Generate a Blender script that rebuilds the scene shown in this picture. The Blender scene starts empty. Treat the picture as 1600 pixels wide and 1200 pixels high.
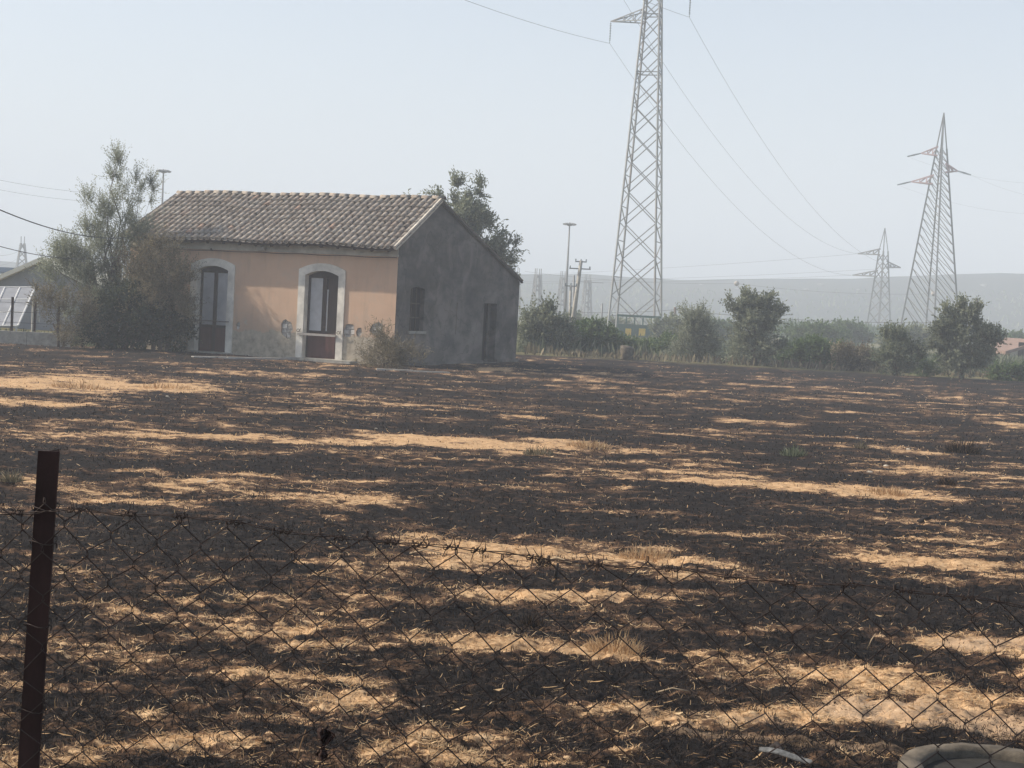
import bpy, bmesh, math, random
import numpy as np
from mathutils import Vector, Matrix, noise as mnoise
from mathutils.geometry import tessellate_polygon
R = math.radians
random.seed(7); rng = np.random.default_rng(7)
S = bpy.context.scene
COL = S.collection

# ------------------------------------------------------------------ camera
F, W, H = 2400.0, 1600.0, 1200.0
PITCH, ROLL, EYE = 2.834, 3.0, 2.0
cam_d = bpy.data.cameras.new('camera'); cam = bpy.data.objects.new('camera', cam_d); COL.objects.link(cam)
CM = Matrix.Rotation(R(90 - PITCH), 4, 'X') @ Matrix.Rotation(R(ROLL), 4, 'Z')
cam.matrix_world = Matrix.Translation((0, 0, EYE)) @ CM
cam_d.sensor_width = 36; cam_d.lens = F / W * 36; cam_d.clip_start = 0.05; cam_d.clip_end = 9000
S.camera = cam
# ------------------------------------------------------------------ light
SUN_EL, SUN_STR, SKY_STR, EXPO = 36.0, 5.0, 0.10, 0.74
SH = Vector((-0.992, 0.127, 0)).normalized()          # horizontal direction towards the sun
wd = bpy.data.worlds.new('World'); S.world = wd; wd.use_nodes = True
nt = wd.node_tree; nt.nodes.clear()
wo = nt.nodes.new('ShaderNodeOutputWorld'); bg = nt.nodes.new('ShaderNodeBackground'); sk = nt.nodes.new('ShaderNodeTexSky')
sk.sky_type = 'NISHITA'; sk.sun_disc = False; sk.sun_elevation = R(SUN_EL)
sk.sun_rotation = math.atan2(SH.x, SH.y)
sk.altitude = 50; sk.air_density = 1.0; sk.dust_density = 2.2; sk.ozone_density = 1.0
bg.inputs[1].default_value = SKY_STR
nt.links.new(sk.outputs[0], bg.inputs[0]); nt.links.new(bg.outputs[0], wo.inputs[0])
sl = bpy.data.lights.new('sun', 'SUN'); sl.energy = SUN_STR; sl.angle = R(0.6); sl.color = (1.0, 0.9, 0.76)
so = bpy.data.objects.new('sun', sl); COL.objects.link(so)
SD = (SH * math.cos(R(SUN_EL)) + Vector((0, 0, math.sin(R(SUN_EL))))).normalized()
so.rotation_euler = SD.to_track_quat('Z', 'Y').to_euler(); so.location = (-60, 20, 60)
S.cycles.volume_bounces = 2
S.view_settings.view_transform = 'Standard'; S.view_settings.look = 'None'
S.view_settings.exposure = EXPO; S.view_settings.gamma = 1; S.view_settings.use_curve_mapping = False

# ------------------------------------------------------------------ helpers
def ray(px, py):
    return (CM.to_3x3() @ Vector(((px - 800) / F, (600 - py) / F, -1)))
def gnd(px, py, z=0.0):
    d = ray(px, py); t = (z - EYE) / d.z
    return Vector((d.x * t, d.y * t, z))
def at(px, py, Y):
    d = ray(px, py); t = Y / d.y
    return Vector((d.x * t, Y, EYE + d.z * t))
def onplane(px, py, P, n):
    d = ray(px, py); o = Vector((0, 0, EYE)); t = (P - o).dot(n) / d.dot(n)
    return o + d * t
def tag(o, label=None, cat=None, group=None, kind=None):
    if label: o['label'] = label
    if cat: o['category'] = cat
    if group: o['group'] = group
    if kind: o['kind'] = kind
    return o
def empty(name, loc, rz=0.0):
    o = bpy.data.objects.new(name, None); COL.objects.link(o); o.location = loc; o.rotation_euler = (0, 0, rz)
    o.empty_display_size = 0.2
    return o
def link(name, me, mat=None, parent=None, loc=None):
    o = bpy.data.objects.new(name, me); COL.objects.link(o)
    if mat is not None and len(me.materials) == 0: me.materials.append(mat)
    if parent: o.parent = parent
    if loc is not None: o.location = loc
    return o
def mesh_pd(name, V, Fc, mat=None, parent=None, smooth=False, loc=None):
    me = bpy.data.meshes.new(name); me.from_pydata([tuple(v) for v in V], [], Fc); me.update()
    if smooth: me.polygons.foreach_set('use_smooth', [True] * len(me.polygons))
    return link(name, me, mat, parent, loc)
class MB:
    def __init__(s): s.V = []; s.F = []
    def add(s, V, Fc):
        b = len(s.V); s.V += [tuple(v) for v in V]; s.F += [tuple(i + b for i in f) for f in Fc]
    def box(s, lo, hi, M=None):
        x0, y0, z0 = lo; x1, y1, z1 = hi
        V = [Vector(p) for p in ((x0,y0,z0),(x1,y0,z0),(x1,y1,z0),(x0,y1,z0),(x0,y0,z1),(x1,y0,z1),(x1,y1,z1),(x0,y1,z1))]
        if M is not None: V = [M @ p for p in V]
        s.add(V, [(0,3,2,1),(4,5,6,7),(0,1,5,4),(1,2,6,5),(2,3,7,6),(3,0,4,7)])
    def tube(s, pts, rad, n=6, cap=True):
        pts = [Vector(p) for p in pts]
        if not hasattr(rad, '__len__'): rad = [rad] * len(pts)
        b = len(s.V); k = len(pts); ref = Vector((0.13, 0.21, 0.97))
        for i, p in enumerate(pts):
            t = (pts[min(i + 1, k - 1)] - pts[max(i - 1, 0)])
            if t.length < 1e-9: t = Vector((0, 0, 1))
            t.normalize(); r_ = ref if abs(t.dot(ref)) < 0.95 else Vector((1, 0, 0))
            a = t.cross(r_).normalized(); c = t.cross(a)
            for j in range(n):
                q = 2 * math.pi * j / n
                s.V.append(tuple(p + (a * math.cos(q) + c * math.sin(q)) * rad[i]))
        for i in range(k - 1):
            for j in range(n):
                j2 = (j + 1) % n
                s.F.append((b + i * n + j, b + i * n + j2, b + (i + 1) * n + j2, b + (i + 1) * n + j))
        if cap:
            s.F.append(tuple(b + j for j in range(n))[::-1]); s.F.append(tuple(b + (k - 1) * n + j for j in range(n)))
    def lathe(s, prof, n=16, c=(0, 0, 0)):
        b = len(s.V); c = Vector(c)
        for r_, z in prof:
            for j in range(n):
                q = 2 * math.pi * j / n; s.V.append((c.x + r_ * math.cos(q), c.y + r_ * math.sin(q), c.z + z))
        for i in range(len(prof) - 1):
            for j in range(n):
                j2 = (j + 1) % n
                s.F.append((b + i * n + j, b + i * n + j2, b + (i + 1) * n + j2, b + (i + 1) * n + j))
    def build(s, name, mat=None, parent=None, smooth=False, loc=None):
        return mesh_pd(name, s.V, s.F, mat, parent, smooth, loc)
def fast_mesh(name, V, Fq, mat, parent=None, face_attrs=None, pt_attrs=None, smooth=False):
    """V (n,3), Fq (m,4) numpy"""
    me = bpy.data.meshes.new(name); n, m = len(V), len(Fq); k = Fq.shape[1]
    me.vertices.add(n); me.vertices.foreach_set('co', np.asarray(V, np.float32).ravel())
    me.loops.add(m * k); me.loops.foreach_set('vertex_index', Fq.astype(np.int32).ravel())
    me.polygons.add(m); me.polygons.foreach_set('loop_start', np.arange(0, m * k, k, dtype=np.int32))
    if smooth: me.polygons.foreach_set('use_smooth', np.ones(m, bool))
    me.update(calc_edges=True); me.validate()
    for nm, a in (face_attrs or {}).items():
        at_ = me.attributes.new(nm, 'FLOAT', 'FACE'); at_.data.foreach_set('value', np.asarray(a, np.float32))
    for nm, a in (pt_attrs or {}).items():
        at_ = me.attributes.new(nm, 'FLOAT', 'POINT'); at_.data.foreach_set('value', np.asarray(a, np.float32))
    return link(name, me, mat, parent)

# numpy value noise
def _hash(ix, iy, seed):
    h = (ix * 374761393 + iy * 668265263 + seed * 1442695041) & 0xffffffff
    h = ((h ^ (h >> 13)) * 1274126177) & 0xffffffff
    return ((h ^ (h >> 16)) & 0xffff) / 65535.0
def vnoise(x, y, seed=0):
    ix = np.floor(x).astype(np.int64); iy = np.floor(y).astype(np.int64); fx = x - ix; fy = y - iy
    fx = fx * fx * (3 - 2 * fx); fy = fy * fy * (3 - 2 * fy)
    a = _hash(ix, iy, seed); b = _hash(ix + 1, iy, seed); c = _hash(ix, iy + 1, seed); d = _hash(ix + 1, iy + 1, seed)
    return (a * (1 - fx) + b * fx) * (1 - fy) + (c * (1 - fx) + d * fx) * fy
def fbm(x, y, oct=4, seed=0, gain=0.5):
    s = 0; a = 1; t = 0
    for o in range(oct):
        s = s + a * vnoise(x * 2 ** o + 17.3 * o, y * 2 ** o - 9.1 * o, seed + o); t += a; a *= gain
    return s / t

# ------------------------------------------------------------------ materials
def N(nt, typ, **kw):
    n = nt.nodes.new(typ)
    for k, v in kw.items():
        if k in ('op',): n.operation = v
        else: setattr(n, k, v)
    return n
def mat_new(name):
    m = bpy.data.materials.new(name); m.use_nodes = True; nt = m.node_tree; nt.nodes.clear()
    out = nt.nodes.new('ShaderNodeOutputMaterial'); p = nt.nodes.new('ShaderNodeBsdfPrincipled')
    nt.links.new(p.outputs[0], out.inputs[0]); p.inputs['Specular IOR Level'].default_value = 0.2
    return m, nt, p, out
def ramp(nt, src, stops):
    r = nt.nodes.new('ShaderNodeValToRGB'); e = r.color_ramp.elements
    while len(e) < len(stops): e.new(0.5)
    for i, (pos, c) in enumerate(stops):
        e[i].position = pos; e[i].color = (*c, 1) if hasattr(c, '__len__') else (c, c, c, 1)
    nt.links.new(src, r.inputs[0]); return r.outputs[0]
def mixc(nt, fac, a, b, mode='MIX'):
    m = nt.nodes.new('ShaderNodeMix'); m.data_type = 'RGBA'; m.blend_type = mode
    for s_, v in ((0, fac), (6, a), (7, b)):
        if hasattr(v, 'is_linked') or hasattr(v, 'links'): nt.links.new(v, m.inputs[s_])
        elif s_ == 0: m.inputs[0].default_value = v
        else: m.inputs[s_].default_value = (*v, 1)
    return m.outputs[2]
def math_(nt, op, a, b=None, clamp=False):
    m = nt.nodes.new('ShaderNodeMath'); m.operation = op; m.use_clamp = clamp
    for i, v in ((0, a), (1, b)):
        if v is None: continue
        if hasattr(v, 'links'): nt.links.new(v, m.inputs[i])
        else: m.inputs[i].default_value = v
    return m.outputs[0]
def noise_(nt, scale, detail=4, rough=0.6, vec=None, dist=0.0, stretch=None, coord='Object'):
    t = nt.nodes.new('ShaderNodeTexNoise'); t.inputs['Scale'].default_value = scale; t.inputs['Detail'].default_value = detail
    t.inputs['Roughness'].default_value = rough; t.inputs['Distortion'].default_value = dist
    tc = nt.nodes.new('ShaderNodeTexCoord'); v = tc.outputs[coord]
    if stretch:
        mp = nt.nodes.new('ShaderNodeMapping'); mp.inputs['Scale'].default_value = stretch; nt.links.new(v, mp.inputs[0]); v = mp.outputs[0]
    nt.links.new(v, t.inputs['Vector']); return t.outputs['Fac']
def bump(nt, p, h, strength=0.4, dist=0.02):
    b = nt.nodes.new('ShaderNodeBump'); b.inputs['Strength'].default_value = strength; b.inputs['Distance'].default_value = dist
    nt.links.new(h, b.inputs['Height']); nt.links.new(b.outputs[0], p.inputs['Normal'])
def simple(name, col, rough=0.8, var=0.25, scale=6.0, metal=0.0, bumpd=0.0, bscale=30, var2=None, spec=0.2, perobj=0.0, stretch=None):
    m, nt, p, out = mat_new(name)
    n = noise_(nt, scale, 5, 0.65, stretch=stretch)
    a = tuple(c * (1 - var) for c in col); b = tuple(min(1, c * (1 + var)) for c in (var2 or col))
    c = ramp(nt, n, [(0.3, a), (0.7, b)])
    if perobj:
        oi = nt.nodes.new('ShaderNodeObjectInfo')
        k = ramp(nt, oi.outputs['Random'], [(0, 1 - perobj), (1, 1 + perobj)])
        c = mixc(nt, 1.0, c, k, 'MULTIPLY')
    nt.links.new(c, p.inputs['Base Color'])
    p.inputs['Roughness'].default_value = rough; p.inputs['Metallic'].default_value = metal; p.inputs['Specular IOR Level'].default_value = spec
    if bumpd: bump(nt, p, noise_(nt, bscale, 5, 0.7), 0.6, bumpd)
    return m
def leaf_mat(name, c0, c1, c2, trans=0.3):
    m, nt, p, out = mat_new(name)
    a = nt.nodes.new('ShaderNodeAttribute'); a.attribute_name = 'tone'
    c = ramp(nt, a.outputs['Fac'], [(0, c0), (0.5, c1), (1, c2)])
    nt.links.new(c, p.inputs['Base Color']); p.inputs['Roughness'].default_value = 0.75
    t = nt.nodes.new('ShaderNodeBsdfTranslucent'); nt.links.new(c, t.inputs[0])
    mx = nt.nodes.new('ShaderNodeMixShader'); mx.inputs[0].default_value = trans
    nt.links.new(p.outputs[0], mx.inputs[1]); nt.links.new(t.outputs[0], mx.inputs[2]); nt.links.new(mx.outputs[0], out.inputs[0])
    return m

# wall plaster: colour above, grey stained plinth below (object z), blotches
def facade_mat():
    m, nt, p, out = mat_new('ochre_plaster')
    tc = nt.nodes.new('ShaderNodeTexCoord'); sx = nt.nodes.new('ShaderNodeSeparateXYZ'); nt.links.new(tc.outputs['Object'], sx.inputs[0])
    n1 = noise_(nt, 0.9, 6, 0.6); n2 = noise_(nt, 5, 6, 0.7); n3 = noise_(nt, 40, 4, 0.6)
    up = ramp(nt, n1, [(0.3, (0.55, 0.37, 0.255)), (0.55, (0.62, 0.42, 0.29)), (0.75, (0.53, 0.40, 0.305))])
    up = mixc(nt, math_(nt, 'MULTIPLY', ramp(nt, n2, [(0.5, 0), (0.72, 1)]), 0.3), up, (0.55, 0.44, 0.35))
    pl = ramp(nt, n2, [(0.3, (0.25, 0.215, 0.165)), (0.5, (0.42, 0.365, 0.285)), (0.7, (0.54, 0.475, 0.38))])
    pl = mixc(nt, ramp(nt, noise_(nt, 1.7, 5, 0.7), [(0.5, 0), (0.7, 0.5)]), pl, (0.26, 0.22, 0.17))
    zz = math_(nt, 'ADD', sx.outputs[2], math_(nt, 'MULTIPLY', math_(nt, 'SUBTRACT', noise_(nt, 2.2, 7, 0.72), 0.5), 0.8))
    f = ramp(nt, zz, [(0.80, 0), (0.86, 1)])
    # damp greyish zone right above plinth
    f2 = ramp(nt, math_(nt, 'MULTIPLY', zz, 0.5), [(0.42, 0.55), (0.75, 0.0)])
    up = mixc(nt, f2, up, (0.42, 0.33, 0.25))
    st_ = noise_(nt, 1.6, 6, 0.7, stretch=(1.6, 1, 0.3))
    up = mixc(nt, ramp(nt, st_, [(0.5, 0), (0.72, 0.4)]), up, (0.36, 0.27, 0.20))
    pe = noise_(nt, 3.2, 8, 0.75)
    lowf = ramp(nt, math_(nt, 'MULTIPLY', sx.outputs[2], 0.25), [(0.22, 1.0), (0.42, 0.12)])
    up = mixc(nt, math_(nt, 'MULTIPLY', ramp(nt, pe, [(0.58, 0), (0.61, 0.85)]), lowf), up, (0.46, 0.42, 0.36))
    c = mixc(nt, f, pl, up)
    vc = nt.nodes.new('ShaderNodeTexVoronoi'); vc.feature = 'DISTANCE_TO_EDGE'; vc.inputs['Scale'].default_value = 0.5
    wn_ = nt.nodes.new('ShaderNodeTexNoise'); wn_.inputs['Scale'].default_value = 1.3; wn_.inputs['Detail'].default_value = 5
    va = nt.nodes.new('ShaderNodeVectorMath'); va.operation = 'ADD'; nt.links.new(tc.outputs['Object'], wn_.inputs['Vector']); nt.links.new(tc.outputs['Object'], va.inputs[0]); nt.links.new(wn_.outputs['Color'], va.inputs[1]); nt.links.new(va.outputs[0], vc.inputs['Vector'])

    nt.links.new(c, p.inputs['Base Color']); p.inputs['Roughness'].default_value = 0.92
    bump(nt, p, math_(nt, 'ADD', n2, math_(nt, 'MULTIPLY', n3, 0.4)), 0.5, 0.012)
    return m
def gable_mat():
    m, nt, p, out = mat_new('weathered_render')
    n1 = noise_(nt, 0.7, 6, 0.62, dist=0.4, stretch=(1, .4, 1)); n2 = noise_(nt, 2.0, 7, 0.7, stretch=(1, .4, 1)); n3 = noise_(nt, 2.0, 5, 0.7, stretch=(1, .5, 0.4)); n4 = noise_(nt, 35, 4, 0.6)
    c = ramp(nt, n1, [(0.32, (0.085, 0.075, 0.065)), (0.5, (0.145, 0.13, 0.115)), (0.68, (0.22, 0.20, 0.175))])
    c = mixc(nt, ramp(nt, n2, [(0.45, 0), (0.62, 0.75)]), c, (0.075, 0.07, 0.068))
    c = mixc(nt, ramp(nt, noise_(nt, 0.8, 4, 0.6, dist=1.2), [(0.5, 0), (0.66, 0.55)]), c, (0.26, 0.225, 0.20))
    vc = nt.nodes.new('ShaderNodeTexVoronoi'); vc.feature = 'DISTANCE_TO_EDGE'; vc.inputs['Scale'].default_value = 0.45
    tc_ = nt.nodes.new('ShaderNodeTexCoord'); wn_ = nt.nodes.new('ShaderNodeTexNoise'); wn_.inputs['Scale'].default_value = 1.5; wn_.inputs['Detail'].default_value = 5
    va = nt.nodes.new('ShaderNodeVectorMath'); va.operation = 'ADD'; nt.links.new(tc_.outputs['Object'], wn_.inputs['Vector']); nt.links.new(tc_.outputs['Object'], va.inputs[0]); nt.links.new(wn_.outputs['Color'], va.inputs[1]); nt.links.new(va.outputs[0], vc.inputs['Vector'])
    c = mixc(nt, ramp(nt, vc.outputs['Distance'], [(0.0, 0.6), (0.012, 0)]), c, (0.04, 0.037, 0.035))
    c = mixc(nt, ramp(nt, n3, [(0.5, 0), (0.72, 0.25)]), c, (0.34, 0.29, 0.26))
    nt.links.new(c, p.inputs['Base Color']); p.inputs['Roughness'].default_value = 0.95
    bump(nt, p, math_(nt, 'ADD', n2, math_(nt, 'MULTIPLY', n4, 0.3)), 0.7, 0.02)
    return m
def tile_mat():
    m, nt, p, out = mat_new('terracotta_tile')
    oi = nt.nodes.new('ShaderNodeObjectInfo'); 
    tn = nt.nodes.new('ShaderNodeAttribute'); tn.attribute_name = 'tone'
    rnd = math_(nt, 'ADD', oi.outputs['Random'], tn.outputs['Fac']); rnd = math_(nt, 'FRACT', rnd)
    base = ramp(nt, rnd, [(0, (0.19, 0.15, 0.12)), (0.3, (0.29, 0.235, 0.19)), (0.6, (0.38, 0.32, 0.265)), (0.9, (0.27, 0.22, 0.18)), (0.97, (0.34, 0.25, 0.19)), (1, (0.42, 0.25, 0.17))])
    g = nt.nodes.new('ShaderNodeNewGeometry')
    t = nt.nodes.new('ShaderNodeTexNoise'); t.inputs['Scale'].default_value = 3.5; t.inputs['Detail'].default_value = 7; t.inputs['Roughness'].default_value = 0.72
    nt.links.new(g.outputs['Position'], t.inputs['Vector'])
    c = mixc(nt, ramp(nt, t.outputs['Fac'], [(0.4, 0), (0.62, 0.7)]), base, (0.33, 0.31, 0.27))     # lichen
    t2 = nt.nodes.new('ShaderNodeTexNoise'); t2.inputs['Scale'].default_value = 9; t2.inputs['Detail'].default_value = 6
    nt.links.new(g.outputs['Position'], t2.inputs['Vector'])
    c = mixc(nt, ramp(nt, t2.outputs['Fac'], [(0.5, 0), (0.7, 0.7)]), c, (0.10, 0.085, 0.075))
    nt.links.new(c, p.inputs['Base Color']); p.inputs['Roughness'].default_value = 0.9
    bump(nt, p, t2.outputs['Fac'], 0.4, 0.01)
    return m
def ground_mat():
    m, nt, p, out = mat_new('burnt_field')
    a = nt.nodes.new('ShaderNodeAttribute'); a.attribute_name = 'straw'
    s2 = nt.nodes.new('ShaderNodeAttribute'); s2.attribute_name = 'soil'
    gr = nt.nodes.new('ShaderNodeAttribute'); gr.attribute_name = 'green'
    nf = noise_(nt, 3.0, 8, 0.74, stretch=(0.6, 1.5, 1)); nm = noise_(nt, 14, 6, 0.72, stretch=(0.5, 1.6, 1)); nh = noise_(nt, 60, 4, 0.7)
    k = math_(nt, 'ADD', a.outputs['Fac'], math_(nt, 'MULTIPLY', math_(nt, 'SUBTRACT', nf, 0.5), 0.9))
    k = math_(nt, 'ADD', k, math_(nt, 'MULTIPLY', math_(nt, 'SUBTRACT', nm, 0.5), 1.15))
    k = math_(nt, 'ADD', k, math_(nt, 'MULTIPLY', math_(nt, 'SUBTRACT', nh, 0.5), 0.35))
    char = ramp(nt, nm, [(0.3, (0.006, 0.0055, 0.006)), (0.5, (0.014, 0.0115, 0.011)), (0.72, (0.042, 0.030, 0.023))])
    char = mixc(nt, ramp(nt, nh, [(0.58, 0), (0.75, 0.5)]), char, (0.085, 0.062, 0.047))
    brown = ramp(nt, nf, [(0.35, (0.05, 0.029, 0.019)), (0.65, (0.17, 0.098, 0.056))])
    straw = ramp(nt, nm, [(0.3, (0.25, 0.145, 0.072)), (0.5, (0.54, 0.345, 0.185)), (0.7, (0.72, 0.505, 0.295))])
    soil = ramp(nt, nf, [(0.35, (0.34, 0.22, 0.13)), (0.6, (0.51, 0.355, 0.225)), (0.75, (0.62, 0.455, 0.30))])
    c = mixc(nt, ramp(nt, k, [(0.19, 0), (0.44, 1)]), char, brown)
    c = mixc(nt, ramp(nt, k, [(0.47, 0), (0.60, 1)]), c, straw)
    ks = math_(nt, 'ADD', s2.outputs['Fac'], math_(nt, 'MULTIPLY', math_(nt, 'SUBTRACT', nf, 0.5), 1.0))
    c = mixc(nt, ramp(nt, ks, [(0.46, 0), (0.70, 0.85)]), c, soil)
    gcol = ramp(nt, noise_(nt, 0.05, 6, 0.7), [(0.3, (0.07, 0.08, 0.035)), (0.55, (0.16, 0.14, 0.07)), (0.75, (0.09, 0.10, 0.045))])
    c = mixc(nt, gr.outputs['Fac'], c, gcol)
    hl = nt.nodes.new('ShaderNodeAttribute'); hl.attribute_name = 'hill'
    c = mixc(nt, hl.outputs['Fac'], c, ramp(nt, noise_(nt, 0.02, 7, 0.7, stretch=(.5, .5, 2)), [(0.35, (0.018, 0.026, 0.022)), (0.6, (0.04, 0.045, 0.035)), (0.72, (0.11, 0.10, 0.075))]))
    nt.links.new(c, p.inputs['Base Color']); p.inputs['Roughness'].default_value = 0.95; p.inputs['Specular IOR Level'].default_value = 0.1
    bump(nt, p, math_(nt, 'ADD', nm, math_(nt, 'MULTIPLY', nh, 0.5)), 0.8, 0.03)
    return m
def steel_mat(name, col, rust=0.3):
    m, nt, p, out = mat_new(name)
    oi = nt.nodes.new('ShaderNodeObjectInfo')
    c = ramp(nt, oi.outputs['Random'], [(0, tuple(x * 0.8 for x in col)), (1, tuple(x * 1.2 for x in col))])
    g = nt.nodes.new('ShaderNodeNewGeometry'); t = nt.nodes.new('ShaderNodeTexNoise'); t.inputs['Scale'].default_value = 0.8; t.inputs['Detail'].default_value = 6
    nt.links.new(g.outputs['Position'], t.inputs['Vector'])
    c = mixc(nt, ramp(nt, t.outputs['Fac'], [(0.5, 0), (0.7, rust)]), c, (0.22, 0.12, 0.07))
    nt.links.new(c, p.inputs['Base Color']); p.inputs['Roughness'].default_value = 0.6; p.inputs['Metallic'].default_value = 0.2
    return m

M = {}
M['ochre'] = facade_mat(); M['gable'] = gable_mat(); M['tile'] = tile_mat(); M['ground'] = ground_mat()
M['frieze'] = simple('frieze_plaster', (0.50, 0.455, 0.385), 0.9, 0.25, 2.5, bumpd=0.006)
M['white_plaster'] = simple('white_surround', (0.68, 0.64, 0.565), 0.85, 0.26, 2.2, bumpd=0.006, bscale=22)
M['stone'] = simple('rubble_stone', (0.42, 0.40, 0.37), 0.95, 0.35, 9, bumpd=0.02, perobj=0.3)
M['core'] = simple('mortar_core', (0.32, 0.295, 0.26), 0.95, 0.4, 9, bumpd=0.02)
M['dark_wood'] = simple('dark_brown_wood', (0.045, 0.028, 0.024), 0.6, 0.3, 8, stretch=(3, 3, 0.4), bumpd=0.003)
M['maroon'] = simple('maroon_board', (0.085, 0.034, 0.030), 0.65, 0.25, 5, stretch=(2, 2, 0.5), bumpd=0.003)
M['dusty_glass'] = simple('dusty_white_pane', (0.42, 0.42, 0.43), 0.35, 0.2, 2.0, spec=0.5)
M['interior'] = simple('dark_interior', (0.02, 0.018, 0.018), 0.9, 0.3, 2)  # near-black colour stands in for the unlit room inside
M['iron'] = simple('old_iron', (0.10, 0.075, 0.06), 0.7, 0.4, 20, metal=0.4)
M['palewood'] = simple('grey_bar', (0.38, 0.35, 0.32), 0.7, 0.2, 10)
M['mortar'] = simple('verge_mortar', (0.60, 0.55, 0.46), 0.9, 0.2, 4, bumpd=0.01)
M['concrete'] = simple('old_concrete', (0.34, 0.32, 0.28), 0.92, 0.28, 7, bumpd=0.012, bscale=40)
M['ring'] = simple('ring_concrete', (0.11, 0.092, 0.07), 0.92, 0.55, 7, bumpd=0.012, bscale=40)
M['concrete_dark'] = simple('dark_concrete', (0.032, 0.03, 0.026), 0.9, 0.3, 7, bumpd=0.008)  # lid concrete, much darker than the ring
M['paving'] = simple('pale_slab', (0.42, 0.39, 0.35), 0.92, 0.25, 3, bumpd=0.01)
M['rust'] = simple('rusty_post', (0.040, 0.021, 0.018), 0.75, 0.5, 14, metal=0.25, bumpd=0.0015, bscale=120, stretch=(1, 1, 0.4))
M['wire'] = simple('rusty_wire', (0.06, 0.044, 0.038), 0.7, 0.45, 30, metal=0.4)
M['steel'] = steel_mat('galvanised_steel', (0.27, 0.28, 0.28), 0.35)
M['steel_far'] = steel_mat('grey_steel', (0.22, 0.225, 0.23), 0.15)
M['steel_red'] = steel_mat('red_white_steel', (0.42, 0.31, 0.32), 0.1)
M['cable'] = simple('dark_cable', (0.08, 0.08, 0.085), 0.6, 0.1)
M['insul'] = simple('glass_insulator', (0.16, 0.20, 0.22), 0.25, 0.2, spec=0.5)
M['white_paint'] = simple('white_tube_paint', (0.62, 0.62, 0.60), 0.5, 0.12, 8)
M['shed_wall'] = simple('grey_blue_sheet', (0.24, 0.25, 0.27), 0.8, 0.15, 2)
M['shed_roof'] = simple('pale_sheet_roof', (0.78, 0.73, 0.60), 0.8, 0.1, 2)
M['orange_wall'] = simple('orange_wall', (0.45, 0.27, 0.17), 0.9, 0.15, 2)
M['blue_metal'] = simple('blue_beam_paint', (0.12, 0.18, 0.28), 0.6, 0.1, 3)
M['green_metal'] = simple('green_rail_paint', (0.03, 0.10, 0.07), 0.6, 0.2, 5)
M['yellow'] = simple('yellow_sign_paint', (0.65, 0.44, 0.04), 0.6, 0.1, 6)
M['far_wall'] = simple('far_house_wall', (0.62, 0.58, 0.52), 0.9, 0.15, 1)
M['hill_wall'] = simple('hillside_wall', (0.26, 0.25, 0.24), 0.9, 0.15, 1)
M['far_roof'] = simple('red_tile_roof', (0.22, 0.15, 0.12), 0.9, 0.25, 3)
M['char'] = simple('charred_scrap', (0.035, 0.018, 0.014), 0.85, 0.5, 60)
M['white_stone'] = simple('pale_stone', (0.46, 0.40, 0.32), 0.9, 0.2, 15, perobj=0.2)
M['plastic'] = simple('pale_plastic', (0.12, 0.122, 0.12), 0.6, 0.6, 40)
M['bark'] = simple('grey_bark', (0.12, 0.095, 0.075), 0.95, 0.4, 12, bumpd=0.01)
M['charwood'] = simple('charred_wood', (0.03, 0.024, 0.022), 0.95, 0.5, 12, bumpd=0.01)
M['straw_dull'] = simple('dry_stalk', (0.34, 0.26, 0.17), 0.9, 0.3, 12)
M['leaf_tamarisk'] = leaf_mat('tamarisk_leaf', (0.11, 0.125, 0.09), (0.23, 0.25, 0.18), (0.38, 0.395, 0.30), 0.55)
M['leaf_dry'] = leaf_mat('dry_leaf', (0.085, 0.072, 0.048), (0.19, 0.162, 0.105), (0.34, 0.29, 0.19), 0.35)
M['leaf_dark'] = leaf_mat('dark_leaf', (0.02, 0.03, 0.018), (0.04, 0.055, 0.032), (0.08, 0.095, 0.055))
M['leaf_green'] = leaf_mat('green_leaf', (0.045, 0.08, 0.03), (0.10, 0.15, 0.06), (0.18, 0.23, 0.10), 0.4)
M['leaf_olive'] = leaf_mat('olive_leaf', (0.07, 0.09, 0.055), (0.16, 0.185, 0.115), (0.30, 0.31, 0.20), 0.5)
M['leaf_pale'] = leaf_mat('pale_leaf', (0.09, 0.105, 0.07), (0.20, 0.22, 0.15), (0.34, 0.355, 0.25), 0.5)
M['straw_blade'] = leaf_mat('straw_blade', (0.30, 0.175, 0.085), (0.58, 0.38, 0.20), (0.80, 0.60, 0.36), 0.25)
M['char_blade'] = leaf_mat('char_blade', (0.008, 0.007, 0.007), (0.046, 0.030, 0.021), (0.24, 0.145, 0.08), 0.05)

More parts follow.
